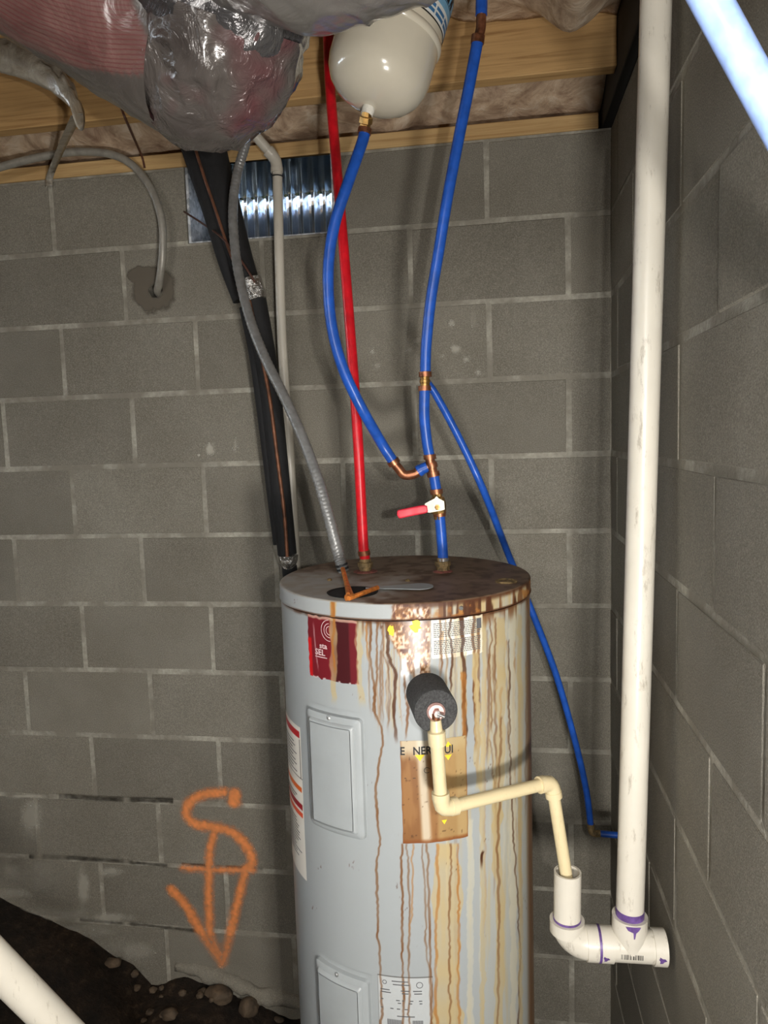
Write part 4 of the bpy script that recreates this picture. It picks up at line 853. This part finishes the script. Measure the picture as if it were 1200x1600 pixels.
qa = spline([atD(*k) for k in ((-260, -330, .92), (-120, -210, .97), (20, -110, 1.02), (150, -25, 1.06), (250, 45, 1.09), (322, 84, 1.09), (346, 20, 1.05), (350, -90, 1.02), (350, -220, 1.0))], 26)
qb = spline([atD(*k) for k in ((370, -140, .98), (410, -145, .93), (460, -152, .88), (540, -168, .84), (630, -208, .80), (700, -280, .78), (750, -360, .76))], 26)
i1, i2 = int(26*4.75), int(26*5.75)
duct_part('pink_jacket', qa[:i1+1], 'duct_pink', dt, .128, .006, 12)['label'] = 'pink striped printed jacket'
duct_part('clear_jacket', qa[i1-2:i2+8], 'duct_clear', dt, ([0, .3, .75, 1], [.126, .129, .128, .124]), .013, 16)
duct_part('foil_collar', qa[i2:], 'duct_foil', dt, ([0, .1, 1], [.118, .127, .122]), .009, 24)['label'] = 'crumpled foil collar'
duct_part('grey_wrap', qb, 'duct_wrap', dt, ([0, .12, .4, 1], [.112, .128, .128, .12]), .010, 10)['label'] = 'grey plastic wrap sleeve'

# hanging cloudy film torn from the batts
fm = thing('plastic_film', 'torn cloudy plastic film drooping from the batts above the grey cable', 'plastic sheet', tuple(atY(110, 190, -.47)))
Yf = -.47; pl = spline([atY(x, y, Yf) for x, y in ((-120, 45), (-30, 72), (30, 92), (80, 118), (112, 150), (124, 186))], 12); m = len(pl); V = []
for i in range(m):
    s = i/(m-1); hgt = .048*(1-.45*s); 
    for j, tt in enumerate(np.linspace(0, 2*math.pi, 22, endpoint=False)): 
        nz_ = float(fbm(np.array([s*9]), np.array([math.cos(tt)*1.4+4]), np.array([math.sin(tt)*1.4+4]))[0])-.5
        V.append(pl[i]+np.array([0, math.sin(tt)*.022, math.cos(tt)*hgt])*(1+1.1*nz_)*(1 if i not in (0, m-1) else .6)+np.array([0, 0, .03*nz_]))
fs = [(i*22+j, i*22+(j+1) % 22, (i+1)*22+(j+1) % 22, (i+1)*22+j) for i in range(m-1) for j in range(22)]
obj('draped_film', (np.array(V), fs + [tuple(range(21, -1, -1)), tuple(range((m-1)*22, m*22))]), M['film'], fm, True)
tl_ = spline([atY(x, y, Y) for x, y, Y in ((120, 180, -.47), (108, 205, -.34), (92, 240, -.15), (78, 275, -.022), (76, 292, -.012))], 8); T2 = np.gradient(tl_, axis=0)
P = np.stack([np.stack([p+np.array([-w_, 0, 0]), p+np.array([-w_*.3, -.004, 0]), p+np.array([w_*.4, -.004, .001]), p+np.array([w_, 0, .002])]) for p, w_ in zip(tl_, np.linspace(.014, .011, len(tl_)))])
obj('film_strip', slab(P, np.array([0, .0015, 0])), M['film'], fm, True)

# ------------------------------------------------------------------ white pipe leaning low in the room
wA, wB = atD(-20, 1490, 1.01), atD(100, 1612, 1.09); wd_ = wB-wA; wA2 = wA-wd_*8.0
tt = np.linspace(0, 14, 1400); pp = wA+wd_*tt[:, None]; wB2 = pp[np.argmax(pp[:, 2] < ground_z(pp[:, 0], pp[:, 1])+.02)]
wp = thing('leaning_drain_pipe', 'thick white plastic pipe sloping down to the soil in front of the mound', 'pipe', tuple(wB2)); obj('pipe', cyl(wA2, wB2, .0245, 36), M['pvc'], wp)

# ------------------------------------------------------------------ stones on the soil
def stone(px_, py_, r0, label, seed, Yg=None, flat=.6, mat='stone'):
    # place on the ground by marching along the pixel's ray
    d = ray(px_, py_); tt = np.linspace(.8, 3.0, 1200); pts_ = CC+d*tt[:, None]; gz_ = ground_z(pts_[:, 0], pts_[:, 1]); k = np.argmax(pts_[:, 2] < gz_); p = pts_[k]
    p[1] = min(p[1], -r0-.008)
    bm = bmesh.new(); bmesh.ops.create_icosphere(bm, subdivisions=3, radius=1.0); rs = np.random.RandomState(seed); sx = rs.uniform(.8, 1.3); V = np.array([v.co[:] for v in bm.verts]); fs = [tuple(v.index for v in q_.verts) for q_ in bm.faces]; bm.free()
    nz_ = fbm(V[:, 0]*1.3+seed, V[:, 1]*1.3+7, V[:, 2]*1.3+3, 3)-.5; V = V*(1+.9*nz_[:, None])*np.array([sx, .9, flat])*r0
    V = V + p + [0, 0, r0*flat*.45]; return tag(obj('stone', (V, fs), M[mat], None, 'auto'), label, 'stone', 'stones on the soil floor')
stone(394, 1568, .030, 'pale leaf-shaped stone lying on the soil beside the heater', 3, flat=.9)
stone(345, 1556, .034, 'rounded brown stone half buried at the wall foot', 8, flat=.8)
r = random.Random(21)
for k in range(14):
    stone(r.uniform(195, 440), r.uniform(1545, 1600), r.uniform(.006, .014), 'small pebble scattered on the soil near the wall foot', 30+k, flat=.7)
for k, (x, y, rr) in enumerate(((182, 1497, .020), (212, 1520, .014), (214, 1545, .012), (266, 1588, .022), (850, 1560, .05), (905, 1590, .04))):
    stone(x, y, rr, ('flat grey shard at the top edge of the soil bank', 'smaller shard just below the edge of the soil bank', 'small pale stone low on the bank', 'flat tan stone lying on the soil', 'large dark rock between heater and side wall', 'smaller dark rock lying close to the side wall')[k], 70+k, flat=.6)

# ------------------------------------------------------------------ marks on the wall
def wall_decal(name, x0, y0, x1, y1, fn, mat, label, cat, step=2.0, off=-.0022):
    nx, ny = int((x1-x0)/step)+1, int((y1-y0)/step)+1; U, W_ = np.meshgrid(np.linspace(x0, x1, nx), np.linspace(y0, y1, ny), indexing='ij')
    d = np.stack([(U-600)/F, (W_-800)/F, np.ones_like(U)], -1) @ CR; P = CC + d*((off-CC[1])/d[..., 1])[..., None]; cov = np.clip(fn(U.ravel(), W_.ravel()), 0, 1)
    v, f = grid(P); keep = (cov[f].max(1) > .01); f = f[keep]; used = np.unique(f); mp = np.full(len(v), -1); mp[used] = np.arange(len(used))
    o = obj(name, (v[used], mp[f]), M[mat], None, False, {'cover': cov[used]}); return tag(o, label, cat, kind='stuff' if cat == 'stain' else None)
STROKES = [([(366, 1242), (366, 1252)], 20), ([(350, 1238), (320, 1241), (300, 1250), (291, 1268), (297, 1282), (316, 1290), (340, 1293), (362, 1300), (380, 1316), (392, 1336), (393, 1352), (385, 1358)], 15), ([(336, 1296), (328, 1330), (326, 1380), (327, 1440), (328, 1462)], 13),
  ([(286, 1356), (330, 1359), (396, 1360)], 9), ([(384, 1356), (374, 1400), (364, 1440), (352, 1490), (347, 1505)], 14), ([(268, 1390), (290, 1415), (308, 1446), (330, 1480), (345, 1502)], 14), ([(328, 1462), (342, 1490)], 13)]
def sprayf(x, y):
    m = np.zeros_like(x)
    for pts, wd in STROKES:
        q_ = spline([(a_, b_, 0) for a_, b_ in pts], 6)[:, :2]; dmin = np.full(x.shape, 1e9)
        for s0, s1 in zip(q_, q_[1:]):
            e = s1-s0; t_ = np.clip(((x-s0[0])*e[0]+(y-s0[1])*e[1])/max((e**2).sum(), 1e-6), 0, 1); dmin = np.minimum(dmin, np.hypot(x-s0[0]-t_*e[0], y-s0[1]-t_*e[1]))
        m = np.maximum(m, sst(wd*.5+5, wd*.5-7, dmin+6*(fbm(x/5., y/5., 2.)-.5)))
    return m*(.62+.4*fbm(x/4., y/4., 9., 2))*np.where(y > 1462, .62, .95)
wall_decal('spray_paint_mark', 250, 1215, 415, 1525, sprayf, 'spray', 'orange spray-painted loop and down arrow on the block wall', 'graffiti')
def blobs(lst):
    def fn(x, y):
        m = np.zeros_like(x)
        for bx, by, rx, ry, s in lst: m = np.maximum(m, s*sst(1.25, .35, np.hypot((x-bx)/rx, (y-by)/ry)+.9*(fbm(x/7., y/7., bx*.1, 4)-.5)))
        return m
    return fn
wall_decal('lime_stain', 0, 1235, 300, 1530, blobs([(48, 1275, 18, 34, .45), (40, 1244, 30, 4, .7), (56, 1270, 4, 34, .5), (130, 1385, 10, 32, .5), (60, 1370, 30, 30, .3), (20, 1362, 18, 16, .35), (172, 1362, 22, 8, .5), (70, 1430, 80, 14, .35), (120, 1455, 60, 14, .35), (170, 1434, 40, 8, .45), (215, 1485, 30, 14, .3), (20, 1395, 34, 10, .4), (150, 1480, 50, 16, .25)]), 'lime', 'patchy white lime bloom low on the block wall above the soil bank', 'stain')
wall_decal('splatter_stain', 560, 480, 780, 620, blobs([(705, 505, 6, 6, .5), (712, 545, 8, 7, .6), (728, 562, 6, 5, .5), (582, 550, 5, 6, .5), (589, 572, 6, 7, .4), (650, 532, 6, 4, .4), (638, 546, 5, 4, .35), (747, 582, 5, 5, .5), (692, 556, 4, 4, .35), (740, 498, 6, 18, .25)]), 'lime', 'scattered pale mortar splatters on the wall between the blue lines', 'stain')
wall_decal('mortar_fleck', 300, 680, 380, 725, blobs([(328, 702, 9, 11, .7), (311, 711, 3, 3, .7), (368, 695, 3, 14, .4)]), 'lime', 'small pale mortar fleck on the wall beside the black line', 'stain', 1.0)
wall_decal('mortar_smear', 190, 405, 285, 505, lambda x, y: np.maximum(sst(1.15, .85, np.hypot((x-240)/33, (y-452)/34)+.5*(fbm(x/12., y/12., 3.)-.5)), sst(1.1, .9, np.hypot((x-222)/24, (y-430)/14)+.4*(fbm(x/9., y/9., 6.)-.5)))*.9*sst(9.5, 12.5, np.hypot(x-243, y-455)), 'patch', 'rough dark mortar patch around the cable hole', 'stain', 1.5)
def gapf(x, y):
    m = np.zeros_like(x)
    for pts, wd in (([(92, 1244), (160, 1248), (270, 1251)], 7), ([(45, 1338), (120, 1341), (190, 1346), (262, 1353)], 5), ([(125, 1437), (210, 1444), (310, 1455)], 4), ([(284, 1350), (410, 1358)], 3)):
        yy = np.interp(x, [p[0] for p in pts], [p[1] for p in pts]); m = np.maximum(m, sst(wd*.5+2, wd*.5-1.5, abs(y-yy)+2.5*(fbm(x/10., y/6., 4.)-.5))*((x > pts[0][0]) & (x < pts[-1][0]))*sst(.3, .5, fbm(x/25., 2.)))
    return m*.55*(.5+fbm(x/6., y/4., 1.))
wall_decal('joint_gap', 40, 1225, 420, 1470, gapf, 'crack', 'dark eroded gaps along the lower mortar joints', 'stain', 1.5, -.0019)
